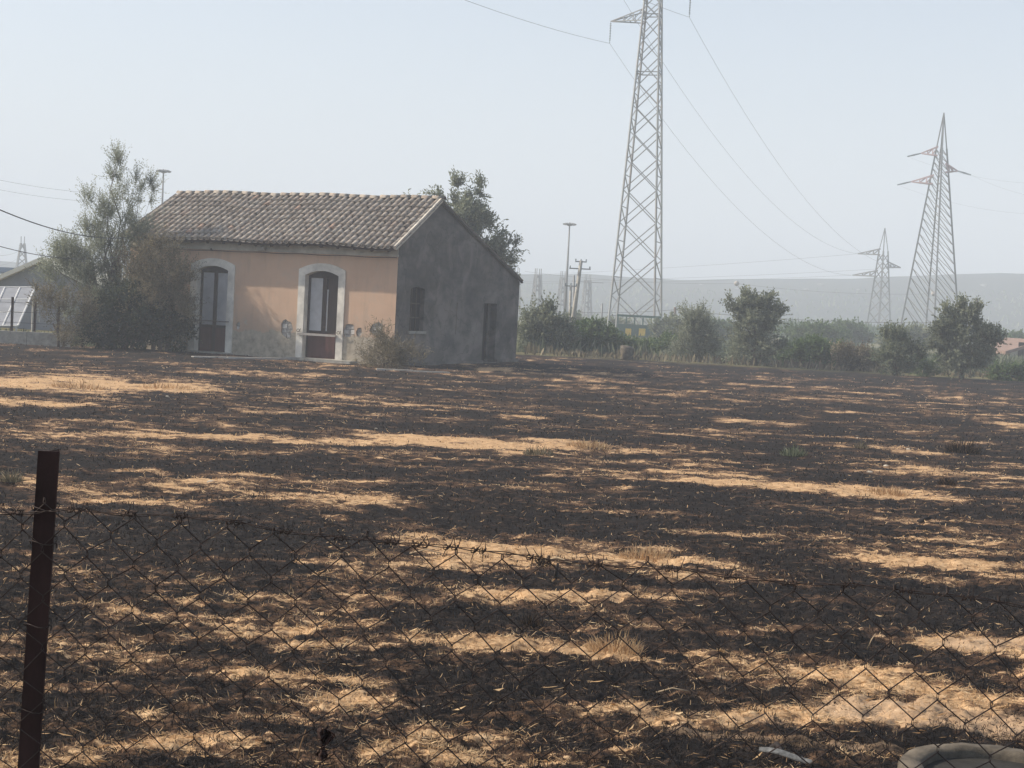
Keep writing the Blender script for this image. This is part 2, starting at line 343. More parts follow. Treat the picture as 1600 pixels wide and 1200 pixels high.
# ------------------------------------------------------------------ the burnt field
# unburnt patches, read off the photograph as (x0, y0, x1, y1, half thickness px, strength)
PATCH = [(-30,600,290,600,17,1.1),(-30,628,140,634,8,.9),(110,676,640,690,9,1.0),(560,684,975,700,11,1.15),(380,620,700,634,6,.6),
 (280,575,520,588,5,.6),(1040,752,1460,774,11,1.15),(1380,702,1490,708,5,.7),(620,845,1160,888,13,1.1),(980,852,1080,862,14,.9),
 (1290,872,1600,884,11,.95),(730,924,1070,932,6,.9),(80,915,380,925,8,.6),(160,955,420,965,12,.7),(400,1010,700,1000,14,.8),(640,1005,1010,1022,15,1.1),
 (300,1045,560,1060,16,.8),(480,1090,640,1100,20,.8),(1420,990,1640,1005,22,1.0),(1230,1035,1440,1050,9,.8),
 (760,1105,1640,1120,22,1.05),(1250,1070,1640,1110,32,1.0),(560,1150,820,1150,18,.8),(-30,1180,480,1175,30,.95),(300,1165,1000,1185,18,.75),
 (180,735,290,738,6,.7),(330,740,640,757,7,.8),(80,775,360,786,7,.75),(0,700,70,700,5,.6),(1110,655,1250,664,5,.7),(900,618,1200,640,6,.5),
 (760,652,850,653,3,.9),(1390,645,1600,650,5,.6),(1560,665,1640,668,6,.9),(900,585,1040,590,3,.7),(1100,590,1300,592,3,.5),
 (20,660,180,662,6,.5),(150,690,330,700,5,.5),(1180,790,1600,830,10,.45),(1380,845,1600,850,9,.6),(800,790,1100,800,7,.5),
 (20,745,60,748,9,.6),(650,1060,900,1075,10,.4),(1000,1000,1240,1050,14,.5),(50,1030,260,1030,14,.5),(1020,735,1220,742,5,.8),(755,578,820,580,3.2,1.2),
 (400,560,560,572,4,.5),(640,583,1000,600,4,.5),(250,648,420,655,4,.6),(480,720,620,726,4,.5),(1480,745,1600,760,7,.5),(1330,610,1500,625,4,.45),
 (840,975,1100,985,6,.4),(0,990,120,990,8,.5),(600,905,760,912,5,.4)]
SOIL = [(1250,1095,1640,1130,26,.9),(900,1110,1300,1125,14,.7),(1440,995,1640,1005,16,.8),(480,1090,560,1100,12,.6),(-30,602,230,600,9,.3),(960,1140,1500,1165,12,.7)]
def prep(lst):
    out = []
    for x0, y0, x1, y1, h, s in lst:
        a = gnd(x0, y0); b = gnd(x1, y1); cx, cy = (x0 + x1) / 2, (y0 + y1) / 2
        h *= 0.72 if cy < 900 else 0.85; f_ = gnd(cx, cy - h); n_ = gnd(cx, cy + h); ax = (b - a); hl = ax.length / 2; ax.normalize()
        out.append(((a + b) / 2, ax, hl, (f_ - n_).length / 2, s))
    return out
BURN = [(-30,850,600,850,42,1.0),(100,815,560,830,20,.8),(-30,722,500,724,12,.7),(620,905,1000,905,14,.7),(1080,935,1640,935,40,.8),(700,805,1040,815,20,.7),(560,965,980,965,18,.7),
 (620,1060,1000,1062,22,.8),(1090,700,1640,715,18,.6),(1060,810,1400,820,20,.7),(-30,1075,260,1080,26,.8),(1060,1000,1380,1010,18,.6),(1000,1180,1360,1185,16,.7),(0,645,500,650,7,.6),(850,640,1500,640,8,.4),(1100,570,1640,600,14,.6),(0,555,300,560,12,.6)]
PP, SP, BP = prep(PATCH), prep(SOIL), prep(BURN)
def patchf(x, y, pl):
    m = np.zeros_like(x)
    wx = (fbm(x * 0.9, y * 0.9, 4, 31) - 0.5); wy = (fbm(x * 0.9, y * 0.9, 4, 57) - 0.5)
    for c, ax, hl, hw, s in pl:
        dx = x - c.x + wx * min(hl, 1.6) * 0.9; dy = y - c.y + wy * min(hw * 2.0, 1.8) * 1.3
        u = (dx * ax.x + dy * ax.y) / hl; v = (-dx * ax.y + dy * ax.x) / hw
        d = np.sqrt(u ** 4 * 0.9 + v * v)
        m = np.maximum(m, s * np.clip(1.35 - d * 0.85, 0, 1))
    return m
def masks(x, y):
    pf = patchf(x, y, PP)
    n = fbm(x * 0.5, y * 1.0, 5, 3, 0.66); n2 = fbm(x * 1.4, y * 4.2, 5, 11, 0.68)
    base = 0.235 + (n - 0.5) * 1.1 + (n2 - 0.5) * 1.1 + np.clip((14 - y) / 8, 0, 1) * 0.08
    st = np.maximum(base, 0.06 + pf * 0.62 + (n2 - 0.5) * 1.15 + (n - 0.5) * 0.45)
    st = st - 0.30 * patchf(x, y, BP) * (pf < .45)
    st = np.where(y > 75, 0.2, st)
    soil = patchf(x, y, SP) * 0.9 + (n2 - 0.5) * 0.3
    st = st + (fbm(x * 5, y * 11, 3, 63, .65) - 0.5) * 0.45
    gr = np.clip((y - (66 - 0.09 * x) + (n - 0.5) * 6) / 3, 0, 1)
    gr = np.where((x < -13) & (y > 50), np.clip((y - 50) / 3, 0, 1), gr)
    return np.clip(st, 0, 1), np.clip(soil, 0, 1), gr
def height(x, y):
    h = (fbm(x * 0.5, y * 0.5, 3, 5) - 0.5) * 0.10
    near = np.clip(1.2 - y / 60, 0.1, 1)
    h = h + (fbm(x * 3.1, y * 3.1, 3, 8) - 0.5) * 0.07 * near + (fbm(x * 12, y * 12, 4, 21, .6) - 0.5) * 0.085 * np.clip(1.4 - y / 22, 0.05, 1)
    f = np.clip((y - 60) / 10, 0, 1)
    # hills rise beyond 600 m
    az = np.arctan2(x, np.maximum(y, 1)) 
    px = np.tan(az) * F + 800
    prof = (fbm(px / 170, px * 0, 4, 41) - 0.5) * 7 + np.interp(px, [-3000, -900, 0, 500, 815, 900, 1050, 1150, 1300, 1400, 1500, 1600, 2400, 4000], [18, 22, 30, 36, 54, 58, 56, 61, 71, 80, 87, 93, 100, 60])
    hh = prof / F * 600 + EYE
    t = np.clip((y - 400) / (600 - 400), 0, 1); t = t * t * (3 - 2 * t)
    back = np.clip(1 - (y - 600) / 1500, 0.6, 1)
    hill = hh * t * back * (1 + (fbm(x / 50, y / 30, 5, 77) - 0.5) * 0.5 * (1 - t ** 3))  * (1 + (fbm(x / 22, y / 40, 3, 79) - 0.5) * 0.03)
    return h * (1 - f) + h * f * 0.5 + hill
def build_ground():
    ys = [-30, -15, -5, 0, 3]; y = 5.2
    while y < 78: ys.append(y); y += max(y * y / 4800 * 1.7, 0.02)
    while y < 2600: ys.append(y); y *= 1.025
    ys = np.array(ys)
    c = np.concatenate([-np.geomspace(1.03, 5, 40)[::-1], np.linspace(-1, 1, 430), np.geomspace(1.03, 5, 40)])
    hw = np.maximum(ys, 5) * 0.355 + 0.4
    X = hw[:, None] * c[None, :]; Y = np.repeat(ys[:, None], len(c), 1)
    X = X.ravel(); Y = Y.ravel(); Z = height(X, Y)
    st, soil, gr = masks(X, Y)
    Z = Z + np.where(Y < 70, (st - 0.3) * 0.015, 0)
    r, k = len(ys), len(c)
    i = np.arange(r - 1)[:, None] * k + np.arange(k - 1)[None, :]; i = i.ravel()
    Fq = np.stack([i, i + 1, i + k + 1, i + k], 1)
    gr = np.where(Y > 300, 0.999, gr)
    return fast_mesh('burnt_field_ground', np.stack([X, Y, Z], 1), Fq, M['ground'], pt_attrs={'straw': st, 'soil': soil, 'green': gr, 'hill': np.clip((Y - 330) / 60, 0, 1)}, smooth=True)
ground = build_ground()
tag(ground, 'burnt stubble field running back to the far hazy hills', kind='structure')
def gz(x, y): return float(height(np.array([float(x)]), np.array([float(y)]))[0])

def blades(name, n, want, mat, lab, lmin, lmax, lie=0.5, seed=1, pxr=(78, 800), wmul=1.0):
    g = np.random.default_rng(seed)
    dep = g.uniform(pxr[0], pxr[1], n * 3); Y = 4800 / dep + g.normal(0, 0.02, n * 3)
    X = (g.uniform(-1, 1, n * 3)) * (Y * 0.36 + 0.3)
    st, soil, gr = masks(X, Y)
    fine = fbm(X * 9, Y * 6, 3, 91)
    k = st + (fine - 0.5) * 0.8
    pr = np.clip((k - 0.40) * 6, 0, 1) if want == 'straw' else np.clip((0.60 - k) * 5, 0.05, 1)
    if want == 'straw': pr = pr * (1 - 0.75 * np.clip((soil - 0.5) * 4, 0, 1)) + 0.03
    pr = np.where(gr > 0.5, 0, pr)
    # bare where the house stands
    keep = g.uniform(0, 1, n * 3) < pr
    X, Y, k = X[keep][:n], Y[keep][:n], k[keep][:n]; n = len(X)
    cl = g.integers(0, 3, n)
    Z = height(X, Y) - 0.004
    th = g.uniform(0, 2 * math.pi, n); el = np.where(g.uniform(0, 1, n) < lie + np.clip((Y - 15) / 120, 0, .2), g.uniform(0.02, 0.35, n), g.uniform(0.5, 1.5, n))
    L = g.uniform(lmin, lmax, n) * np.clip(Y / 20, 1, 1.25); 
    wd_ = np.maximum(0.0014, Y * 0.00019) * g.uniform(0.7, 1.5, n) * wmul
    L = np.where(el > 0.5, L * 0.62, L)
    D = np.stack([np.cos(th) * np.cos(el), np.sin(th) * np.cos(el) * 0.8, np.sin(el)], 1)
    Sd = np.stack([-np.sin(th), np.cos(th), g.uniform(-.3, .3, n)], 1)
    Sd = np.where((el > 0.5)[:, None], np.stack([np.ones(n), g.uniform(-.4, .4, n), np.zeros(n)], 1), Sd)
    P = np.stack([X, Y, Z], 1)
    mid = P + D * (L * 0.55)[:, None]; tip = P + D * L[:, None]; tip[:, 2] -= L * 0.12 * (el > .5)
    mid += g.normal(0, 0.06, (n, 3)) * L[:, None]
    lift = np.where(el < 0.5, 0.006, 0)[:, None] * np.array([[0, 0, 1]])
    s_ = Sd * (wd_)[:, None]
    V = np.stack([P - s_ * .8 + lift, P + s_ * .8 + lift, mid + s_ + lift, tip + lift, mid - s_ + lift], 1).reshape(-1, 3)
    b = np.arange(n) * 5
    Fq = np.stack([b, b + 1, b + 2, b + 3, b + 4], 1)
    tone = np.clip(g.beta(2, 2, n) * 0.8 + (fine[keep][:n] - 0.5) * 0.8 + 0.1, 0, 1)
    if want == 'char': tone = np.clip(tone ** 1.6 * 0.85 + (k - 0.2) * 0.35, 0, 1)
    o = fast_mesh(name, V, Fq, mat, face_attrs={'tone': tone})
    return tag(o, lab, 'stubble', kind='stuff')
blades('dry_straw', 78000, 'straw', M['straw_blade'], 'dry tan straw and stubble left unburnt in patches of the field', 0.025, 0.09, 0.72, 2)
blades('charred_stubble', 135000, 'char', M['char_blade'], 'blackened stubble and ash covering the burnt field', 0.02, 0.08, 0.5, 3)

def tuft(name, px, py, wpx, hpx, mat, lab, n=160, group=None, cat='grass tuft', Yb=None):
    c = gnd(px, py); sc = c.y / F; g = np.random.default_rng(int(px * 7 + py)); z0 = gz(c.x, c.y)
    w, h = wpx * sc * .8, hpx * sc
    a = g.uniform(0, 2 * math.pi, n); r_ = w / 2 * np.sqrt(g.uniform(0, 1, n))
    P = np.stack([r_ * np.cos(a), r_ * np.sin(a) * .8, np.zeros(n)], 1)
    D = np.stack([np.cos(a) * 0.3 * r_ / (w * .3), np.sin(a) * 0.3, np.ones(n)], 1) + g.normal(0, 0.38, (n, 3)); D /= np.linalg.norm(D, axis=1)[:, None]
    L = h * g.uniform(0.3, 1.1, n) * (1.1 - .7 * (r_ / (w / 2)) ** 2); s_ = np.stack([np.ones(n), g.uniform(-.4, .4, n), np.zeros(n)], 1) * max(0.0025, c.y * 0.00022)
    mid = P + D * (L * .6)[:, None]; tip = P + D * L[:, None] + g.normal(0, .12, (n, 3)) * L[:, None]
    V = np.stack([P - s_, P + s_, mid + s_ * .7, tip, mid - s_ * .7], 1).reshape(-1, 3); b = np.arange(n) * 5
    o = fast_mesh(name, V, np.stack([b, b + 1, b + 2, b + 3, b + 4], 1), mat, face_attrs={'tone': g.uniform(0, 1, n)})
    o.location = (c.x, c.y, z0)
    return tag(o, lab, cat, group)

# ------------------------------------------------------------------ the house
HA = 22.0
O = gnd(614, 572)
hroot = empty('farmhouse', O, R(-HA))
tag(hroot, 'abandoned single storey farmhouse with ochre plaster front, grey side wall and old tiled roof', 'house')
HM = Matrix.Translation(O) @ Matrix.Rotation(R(-HA), 4, 'Z'); HI = HM.inverted()
nF = HM.to_3x3() @ Vector((0, -1, 0)); nG = HM.to_3x3() @ Vector((1, 0, 0))
def hF(px, py): p = HI @ onplane(px, py, O, nF); return p.x, p.z
def hG(px, py): p = HI @ onplane(px, py, O, nG); return p.y, p.z
XL = hF(203, 400)[0]                                  # left end of the front (negative)
ZE = hF(612, 379)[1]                                  # wall top at the front
YR, ZR = hG(686, 316); YB, ZB = hG(812, 441)
print('house', XL, ZE, YR, ZR, YB, ZB)
def arch(a0, a1, z0, zs, zt, n=12):
    pts = [(a0, z0), (a1, z0)]
    am, hw = (a0 + a1) / 2, (a1 - a0) / 2
    for i in range(n + 1):
        a = a1 - (a1 - a0) * i / n; pts.append((a, zs + (zt - zs) * (1 - ((a - am) / hw) ** 2)))
    return pts
def blob(cx, cz, w, h, seed, n=14):
    g = random.Random(seed); pts = []
    for i in range(n):
        q = 2 * math.pi * i / n; r_ = 1 + g.uniform(-.22, .18)
        pts.append((cx + w / 2 * r_ * math.cos(q), cz + h / 2 * r_ * math.sin(q)))
    return pts
def wall(name, outer, holes, depths, mp, mat, parent):
    """outer face with holes and reveals; mp(a, b, d) -> local point, d = depth behind the face"""
    polys = [[Vector((a, b, 0)) for a, b in outer]] + [[Vector((a, b, 0)) for a, b in h] for h in holes]
    tri = tessellate_polygon(polys); flat = [p for pl in polys for p in pl]
    V = [mp(p.x, p.y, 0) for p in flat]; Fc = [tuple(t) for t in tri]
    b = len(outer)
    for h, dp in zip(holes, depths):
        k = len(h); s = len(V); V += [mp(a, z, dp) for a, z in h]
        for i in range(k):
            j = (i + 1) % k; Fc.append((b + i, b + j, s + j, s + i))
        b += k
    return mesh_pd(name, V, Fc, mat, parent)
mF = lambda a, b, d=0: (a, d, b)
mG = lambda a, b, d=0: (-d, a, b)

def px_arch(fn, x0, x1, yb, ys, yt):
    xm = (x0 + x1) / 2
    a0, zb = fn(x0, yb); a1, _ = fn(x1, yb); _, zs = fn(xm, ys); _, zt = fn(xm, yt)
    return a0, a1, zb, zs, zt
D1 = px_arch(hF, 304, 352, 550, 432, 415); D2 = px_arch(hF, 472, 524, 561, 438, 423)
D1 = (D1[0], D1[1], 0.06, D1[4] - .14, D1[4]); D2 = (D2[0], D2[1], 0.08, D2[4] - .15, D2[4])
print('doors', D1, D2)
grow = lambda d, e: (d[0] - e, d[1] + e, d[2], d[3] + e, d[4] + e)
holesF = [arch(*grow(D1, .02)), arch(*grow(D2, .02))]; depF = [0.26, 0.26]
broken = []
for i, (px, py, w, h) in enumerate([(448, 514, .46, .58), (545, 517, .42, .46), (561, 519, .2, .34), (588, 514, .5, .42), (372, 509, .16, .26)]):
    a, z = hF(px, py); bl = blob(a, z, w, h, 10 + i); holesF.append(bl); depF.append(0.045); broken.append((a, z, w, h))
wall('front_wall', [(XL, -0.3), (0, -0.3), (0, ZE), (XL, ZE)], holesF, depF, mF, M['ochre'], hroot)
# rubble exposed behind broken plaster
for i, (a, z, w, h) in enumerate(broken):
    mb = MB(); mb.box((a - w * .65, 0.045, z - h * .65), (a + w * .65, 0.09, z + h * .65)); pc = mb.build('mortar_core', M['core'], hroot)
    g = random.Random(i)
    zz = z - h * .5
    while zz < z + h * .45:
        hh = g.uniform(.10, .17); aa = a - w * .5 + g.uniform(0, .05)
        while aa < a + w * .42:
            ww = g.uniform(.12, .22)
            V = []; 
            for yy, sh in ((0.046, 1.0), (g.uniform(0.025, 0.036), .85)):
                for sx, sz in ((-1, -1), (1, -1), (1, 1), (-1, 1)):
                    V.append((aa + ww / 2 + sx * ww * .46 * sh + g.uniform(-.01, .01), yy, zz + hh / 2 + sz * hh * .45 * sh + g.uniform(-.01, .01)))
            mesh_pd('stone', V, [(4, 5, 6, 7), (0, 1, 5, 4), (1, 2, 6, 5), (2, 3, 7, 6), (3, 0, 4, 7)], M['stone'], pc)
            aa += ww + .015
        zz += hh + .012
# frieze under the eaves with a small ledge and cable
zf = hF(600, 397)[1]
mb = MB(); mb.box((XL, -0.03, zf), (0.0, -0.003, ZE)); mb.build('frieze', M['frieze'], hroot)
mb = MB(); mb.box((XL, -0.075, zf - 0.045), (0.02, -0.002, zf - 0.003)); mb.box((XL, -0.055, zf - 0.075), (0.015, -0.002, zf - 0.047)); mb.build('ledge', M['frieze'], hroot)
mb = MB(); pts = []
for i in range(60):
    t = i / 59; pts.append((XL + (0 - XL) * t, -0.09, zf - 0.10 - 0.02 * math.sin(t * 19) ** 2)); 
mb.tube(pts, 0.011, 5); mb.build('cable', M['cable'], hroot)
# gable wall with arched window and door
WN = px_arch(hG, 639, 661, 517, 452, 448); GD = px_arch(hG, 752, 772, 568, 477, 474)
W_ = (WN[0], WN[1], WN[2], WN[3], WN[4]); print('gable openings', WN, GD)
zd = gz(*(HM @ Vector((0, GD[0], 0))).xy)
GDr = [(GD[0], 0.03), (GD[1], 0.03), (GD[1], GD[4]), (GD[0], GD[4])]
ghost = px_arch(hG, 688, 712, 530, 474, 472)
GH = [(ghost[0], 1.0), (ghost[1], 1.0), (ghost[1], ghost[4]), (ghost[0], ghost[4])]
outG = [(0, -0.3), (YB, -0.3), (YB, ZB), (YR, ZR), (0.0, ZE + 0.02)]
wall('side_wall', outG, [arch(*W_), GDr, GH], [0.3, 0.35, 0.02], mG, M['gable'], hroot)
mesh_pd('blocked_opening', [mG(a, b, 0.02) for a, b in GH], [(0, 1, 2, 3)], M['gable'], hroot)
mb = MB(); mb.box((0.004, WN[0] - .1, WN[2] - .09), (0.07, WN[1] + .1, WN[2] - .005)); mb.build('window_sill', M['concrete'], hroot)
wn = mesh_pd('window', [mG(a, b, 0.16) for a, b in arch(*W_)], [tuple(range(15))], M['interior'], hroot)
mb = MB()
for f in (0.33, 0.66): a = WN[0] + (WN[1] - WN[0]) * f; mb.box((-0.15, a - .02, WN[2]), (-0.12, a + .02, WN[4] - .04))
for f in (0.3, 0.62): z = WN[2] + (WN[4] - WN[2]) * f; mb.box((-0.155, WN[0], z - .02), (-0.125, WN[1], z + .02))
mb.build('window_grille', M['iron'], wn)
mb = MB(); mb.box((-0.34, GD[0], 0.03), (-0.31, GD[1], GD[4])); mb.build('dark_doorway_sheet', M['interior'], hroot)  # black sheet painting the shade of the open doorway
# door leaf standing ajar in the side opening
mb = MB(); mb.box((-0.30, GD[0] + (GD[1] - GD[0]) * .8, 0.04), (-0.24, GD[1] - .005, GD[4] - .01)); sd = mb.build('side_door', M['gable'], hroot)
mb = MB(); mb.tube([(-0.235, GD[0] + (GD[1] - GD[0]) * .84, 1.0), (-0.2, GD[0] + (GD[1] - GD[0]) * .84, 1.0), (-0.2, GD[0] + (GD[1] - GD[0]) * .84, 1.12)], .012, 5); mb.build('handle', M['iron'], sd)
mb = MB(); mb.box((0.004, -0.02, -0.3), (0.10, GD[0] - .05, 0.10)); mb.box((0.004, GD[1] + .05, -0.3), (0.10, YB + .02, 0.12)); mb.box((0.003, GD[0] - .05, -.3), (0.18, GD[1] + .05, 0.03)); mb.build('footing', M['gable'], hroot)
# remaining walls
mesh_pd('back_wall', [(XL, YB, -.3), (0, YB, -.3), (0, YB, ZB), (XL, YB, ZB)], [(0, 1, 2, 3)], M['gable'], hroot)
mesh_pd('left_wall', [(XL, 0, -.3), (XL, YB, -.3), (XL, YB, ZB), (XL, YR, ZR), (XL, 0, ZE)], [(0, 1, 2, 3, 4)], M['gable'], hroot)
mesh_pd('floor', [(XL, 0, 0.02), (0, 0, 0.02), (0, YB, 0.02), (XL, YB, 0.02)], [(0, 1, 2, 3)], M['interior'], hroot)

def surround(Dd, wo_, damage):
    a0, a1, zb, zs, zt = Dd; n = 16
    inn = [(a1, zb)] + arch(a0, a1, zb, zs, zt, n)[2:] + [(a0, zb)]
    out = [(a1 + wo_, zb - .06)] + arch(a0 - wo_, a1 + wo_, zb, zt + wo_ - .21, zt + wo_, n)[2:] + [(a0 - wo_, zb - .06)]
    g = random.Random(3)
    V = []; Fc = []; k = len(inn); pr = -0.04
    for (i1, o1) in zip(inn, out): V += [(i1[0], pr, i1[1]), (o1[0], pr, o1[1]), (o1[0], 0.0, o1[1]), (i1[0], 0.245, i1[1])]
    for i in range(k - 1):
        b = 4 * i; c = b + 4
        Fc += [(b, b + 1, c + 1, c), (b + 1, b + 2, c + 2, c + 1), (b, c, c + 3, b + 3)]
    return mesh_pd('door_surround', V, Fc, M['white_plaster'], hroot)
surround(D1, 0.25, 0); surround(D2, 0.24, 1)
def front_door(Dd, closed):
    a0, a1, zb, zs, zt = Dd; w = a1 - a0
    ar = arch(a0, a1, zb, zs, zt)
    d = mesh_pd('door', [(a, 0.24, z) for a, z in ar], [tuple(range(len(ar)))], M['dark_wood'], hroot)
    am = (a0 + a1) / 2; ztop = zs - 0.08; zpan = zb + 0.82
    # stiles, rails and mullion, each standing proud
    for x0, x1, z0, z1, y in ((a0 + .01, a0 + .09, zb, zs, .19), (a1 - .09, a1 - .01, zb, zs, .19), (am - .07, am + .07, zb + .02, zs, .185), (a0 + .09, a1 - .09, ztop, ztop + .10, .188), (a0 + .09, a1 - .09, zpan - .05, zpan + .05, .188)):
        mb = MB(); mb.box((x0, y, z0), (x1, .238, z1)); mb.build('stile', M['dark_wood'], d)
    for x0, x1, s in ((a0 + .09, am - .07, 0), (am + .07, a1 - .09, 1)):
        if not closed and s == 1:
            mb = MB(); mb.box((x0 + .01, .21, zpan + .05), (x0 + .055, .23, ztop - .35)); mb.build('pane', M['dusty_glass'], d)
        else:
            mb = MB(); mb.box((x0, .205, zpan + .05), (x1, .225, ztop)); mb.build('pane', M['dusty_glass'], d)
    for x0, x1 in ((a0 + .09, am - .075), (am + .075, a1 - .09)) if closed else ((a0 + .09, a1 - .09),):
        mb = MB(); mb.box((x0, .16, zb), (x1, .184, zpan - .03)); mb.box((x0 + .05, .150, zb + .08), (x1 - .05, .1595, zpan - .12)); mb.build('bottom_panel', M['maroon'], d)
    mb = MB(); mb.tube([(am + .03, .18, zb + 1.0), (am + .03, .14, zb + 1.0), (am + .12, .135, zb + 1.0)], .012, 6); mb.build('handle', M['iron'], d)
    if closed:
        zz = hF(328, 501)[1]; mb = MB(); mb.tube([(a0 - .12, -.07, zz + .01), (a0 + .1, -.06, zz), (a1 - .1, -.06, zz - .01), (a1 + .12, -.07, zz)], .014, 6); mb.build('bar', M['iron'], d)
    else:
        zz = hF(495, 523)[1]; mb = MB(); mb.box((a0 - .16, -.10, zz - .035), (a1 + .02, -.045, zz + .035)); mb.build('bar', M['palewood'], d)
        mb = MB(); g = random.Random(5)
        for ax in (a0 - .13, a1 + .12):
            pts = [(ax + .05 * math.cos(q / 3.) * (1 + q * .03), -.07 - .01 * q / 6, zz + .05 + .07 * math.sin(q / 3.) + q * .006) for q in range(20)]; mb.tube(pts, .010, 5)
        mb.build('bent_bracket', M['iron'], d)
    return d
front_door(D1, True); front_door(D2, False)
mb = MB(); mb.box((D1[0] - .3, -0.34, -.1), (D1[1] + .3, 0.2, 0.055)); mb.build('doorstep', M['concrete'], hroot)
mb = MB(); mb.box((D2[0] - .35, -0.42, -.1), (D2[1] + .75, 0.2, 0.075)); mb.build('doorstep', M['concrete'], hroot)
# little lamp and wall hook above the doors
a, z = hF(412, 389)
mb = MB(); mb.box((a - .13, -.20, z - .05), (a + .13, -.07, z + .06)); mb.tube([(a - .12, -.08, z + .10), (a - .04, -.15, z + .11), (a, -.1, z + .03)], .015, 5); mb.build('wall_lamp', M['concrete'], hroot)
a, z = hF(332, 391)
mb = MB(); mb.tube([(a, 0, z), (a, -.08, z), (a, -.08, z + .06)], .025, 6); mb.build('hook', M['iron'], hroot)

# roof -----------------------------------------------------------------
OV = 0.45
sl_f = math.atan2(ZR - ZE, YR); sl_b = math.atan2(ZR - ZB, YB - YR)
print('slopes', math.degrees(sl_f), math.degrees(sl_b))
def sag(x, t):
    return -0.05 * math.sin(max(0, min(1, t)) * math.pi) * (0.6 + 0.4 * math.sin(x * 0.9)) + 0.02 * math.sin(x * 1.7 + t * 3) - 0.04 * math.exp(-((x + 0.3) / 0.8) ** 2) * (1 - t)
Lf = (YR + OV) / math.cos(sl_f)
def roofp(x, s, up=0.0):       # s = metres up the slope from the eave edge
    y = -OV + s * math.cos(sl_f); z = ZE + 0.05 - OV * math.tan(sl_f) + s * math.sin(sl_f) + sag(x, s / Lf)
    return Vector((x, y - up * math.sin(sl_f), z + up * math.cos(sl_f)))
roof = MB(); xa, xb = XL - 0.12, 0.10
n = 24
V = []; Fc = []
for i in range(n + 1):
    x = xa + (xb - xa) * i / n
    for s in np.linspace(0.05, Lf, 9): V.append(tuple(roofp(x, s, 0)))
for i in range(n):
    for j in range(8): b = i * 9 + j; Fc.append((b, b + 9, b + 10, b + 1))
k0 = len(V)
for i in range(n + 1):
    x = xa + (xb - xa) * i / n
    for s in np.linspace(0.05, Lf, 9): V.append(tuple(roofp(x, s, -0.06)))
for i in range(n):
    for j in range(8): b = k0 + i * 9 + j; Fc.append((b, b + 1, b + 10, b + 9))
    b = i * 9; Fc.append((b, b + k0, b + k0 + 9, b + 9))
for b in (0, n * 9):
    for j in range(8): Fc.append((b + j, b + j + 1, b + j + 1 + k0, b + j + k0))
roofo = mesh_pd('roof', V, Fc, M['dark_wood'], hroot)
# cover tile mesh (shared)
def tile_mesh(name, L, r0, r1, n=6, th=0.012, arc=math.pi):
    V = []; Fc = []
    for (yy, r_) in ((0, r0), (L, r1)):
        for i in range(n + 1):
            q = math.pi / 2 - arc / 2 + arc * i / n; V.append((r_ * math.cos(q), yy, r_ * math.sin(q) * 1.0))
    for i in range(n): Fc.append((i, i + 1, n + 2 + i, n + 1 + i)[::-1])
    b = len(V)
    for i in range(n + 1):
        q = math.pi / 2 - arc / 2 + arc * i / n; V.append(((r0 - th) * math.cos(q), 0.002, (r0 - th) * math.sin(q) * 1.0))
    for i in range(n): Fc.append((i, b + i, b + i + 1, i + 1)[::-1])
    for i in range(n): Fc.append((b + i, n + 1 + i, n + 2 + i, b + i + 1)[::-1])
    me = bpy.data.meshes.new(name); me.from_pydata(V, [], Fc); me.update(); me.materials.append(M['tile'])
    me.polygons.foreach_set('use_smooth', [True] * len(Fc)); return me
tm = tile_mesh('cover_tile', 0.45, 0.086, 0.079)
EXP = 0.36; SPX = 0.226
ncol = int((xb - xa) / SPX); nrow = int(Lf / EXP) + 1
rest_V, rest_F, rest_T = [], [], []; count = 0
tv = [v.co.copy() for v in tm.vertices]; tf = [tuple(p.vertices) for p in tm.polygons]
for c in range(ncol):                                  # from the right end leftwards
    x = xb - 0.09 - c * SPX
    for r_ in range(nrow):
        s = r_ * EXP + random.uniform(-.02, .02); 
        if s > Lf - 0.12: continue
        p = roofp(x + random.uniform(-.012, .012), s, 0.045 + random.uniform(-.006, .012))
        Mx = Matrix.Translation(p) @ Matrix.Rotation(sl_f - 0.022 + random.uniform(-.012, .012), 4, 'X') @ Matrix.Rotation(random.uniform(-.06, .06), 4, 'Z') @ Matrix.Rotation(random.uniform(-.08, .08), 4, 'Y')
        if count < 288:
            o = link('roof_tile', tm, None, roofo); o.matrix_basis = Mx; count += 1
        else:
            b = len(rest_V); rest_V += [tuple(Mx @ v) for v in tv]; rest_F += [tuple(i + b for i in f) for f in tf]; rest_T += [random.random()] * len(tf)
def joined_tiles(name, V, Fc, T, parent):
    o = mesh_pd(name, V, Fc, M['tile'], parent, True); a = o.data.attributes.new('tone', 'FLOAT', 'FACE'); a.data.foreach_set('value', T); o['kind'] = 'stuff'; return o
joined_tiles('roof_tiles', rest_V, rest_F, rest_T, roofo)
# pan tiles between the cover tiles
V, Fc, T = [], [], []
for c in range(ncol + 1):
    x = xb - 0.09 - (c - .5) * SPX
    for r_ in range(nrow):
        s0 = r_ * EXP - .03; s1 = min(s0 + .42, Lf - .02); tt = random.random()
        if s0 > Lf - .1: continue
        b = len(V); up0, up1 = 0.03, 0.012
        for s, up in ((max(s0, -.03), up0), (s1, up1)):
            for i in range(5):
                q = (i / 4 - .5); V.append(tuple(roofp(x + q * 0.21, s, up + 0.05 * (abs(q) * 2) ** 2 + .006)))
        for i in range(4): Fc.append((b + i, b + 5 + i, b + 6 + i, b + i + 1)[::-1]); T.append(tt)
joined_tiles('pan_tiles', V, Fc, T, roofo)
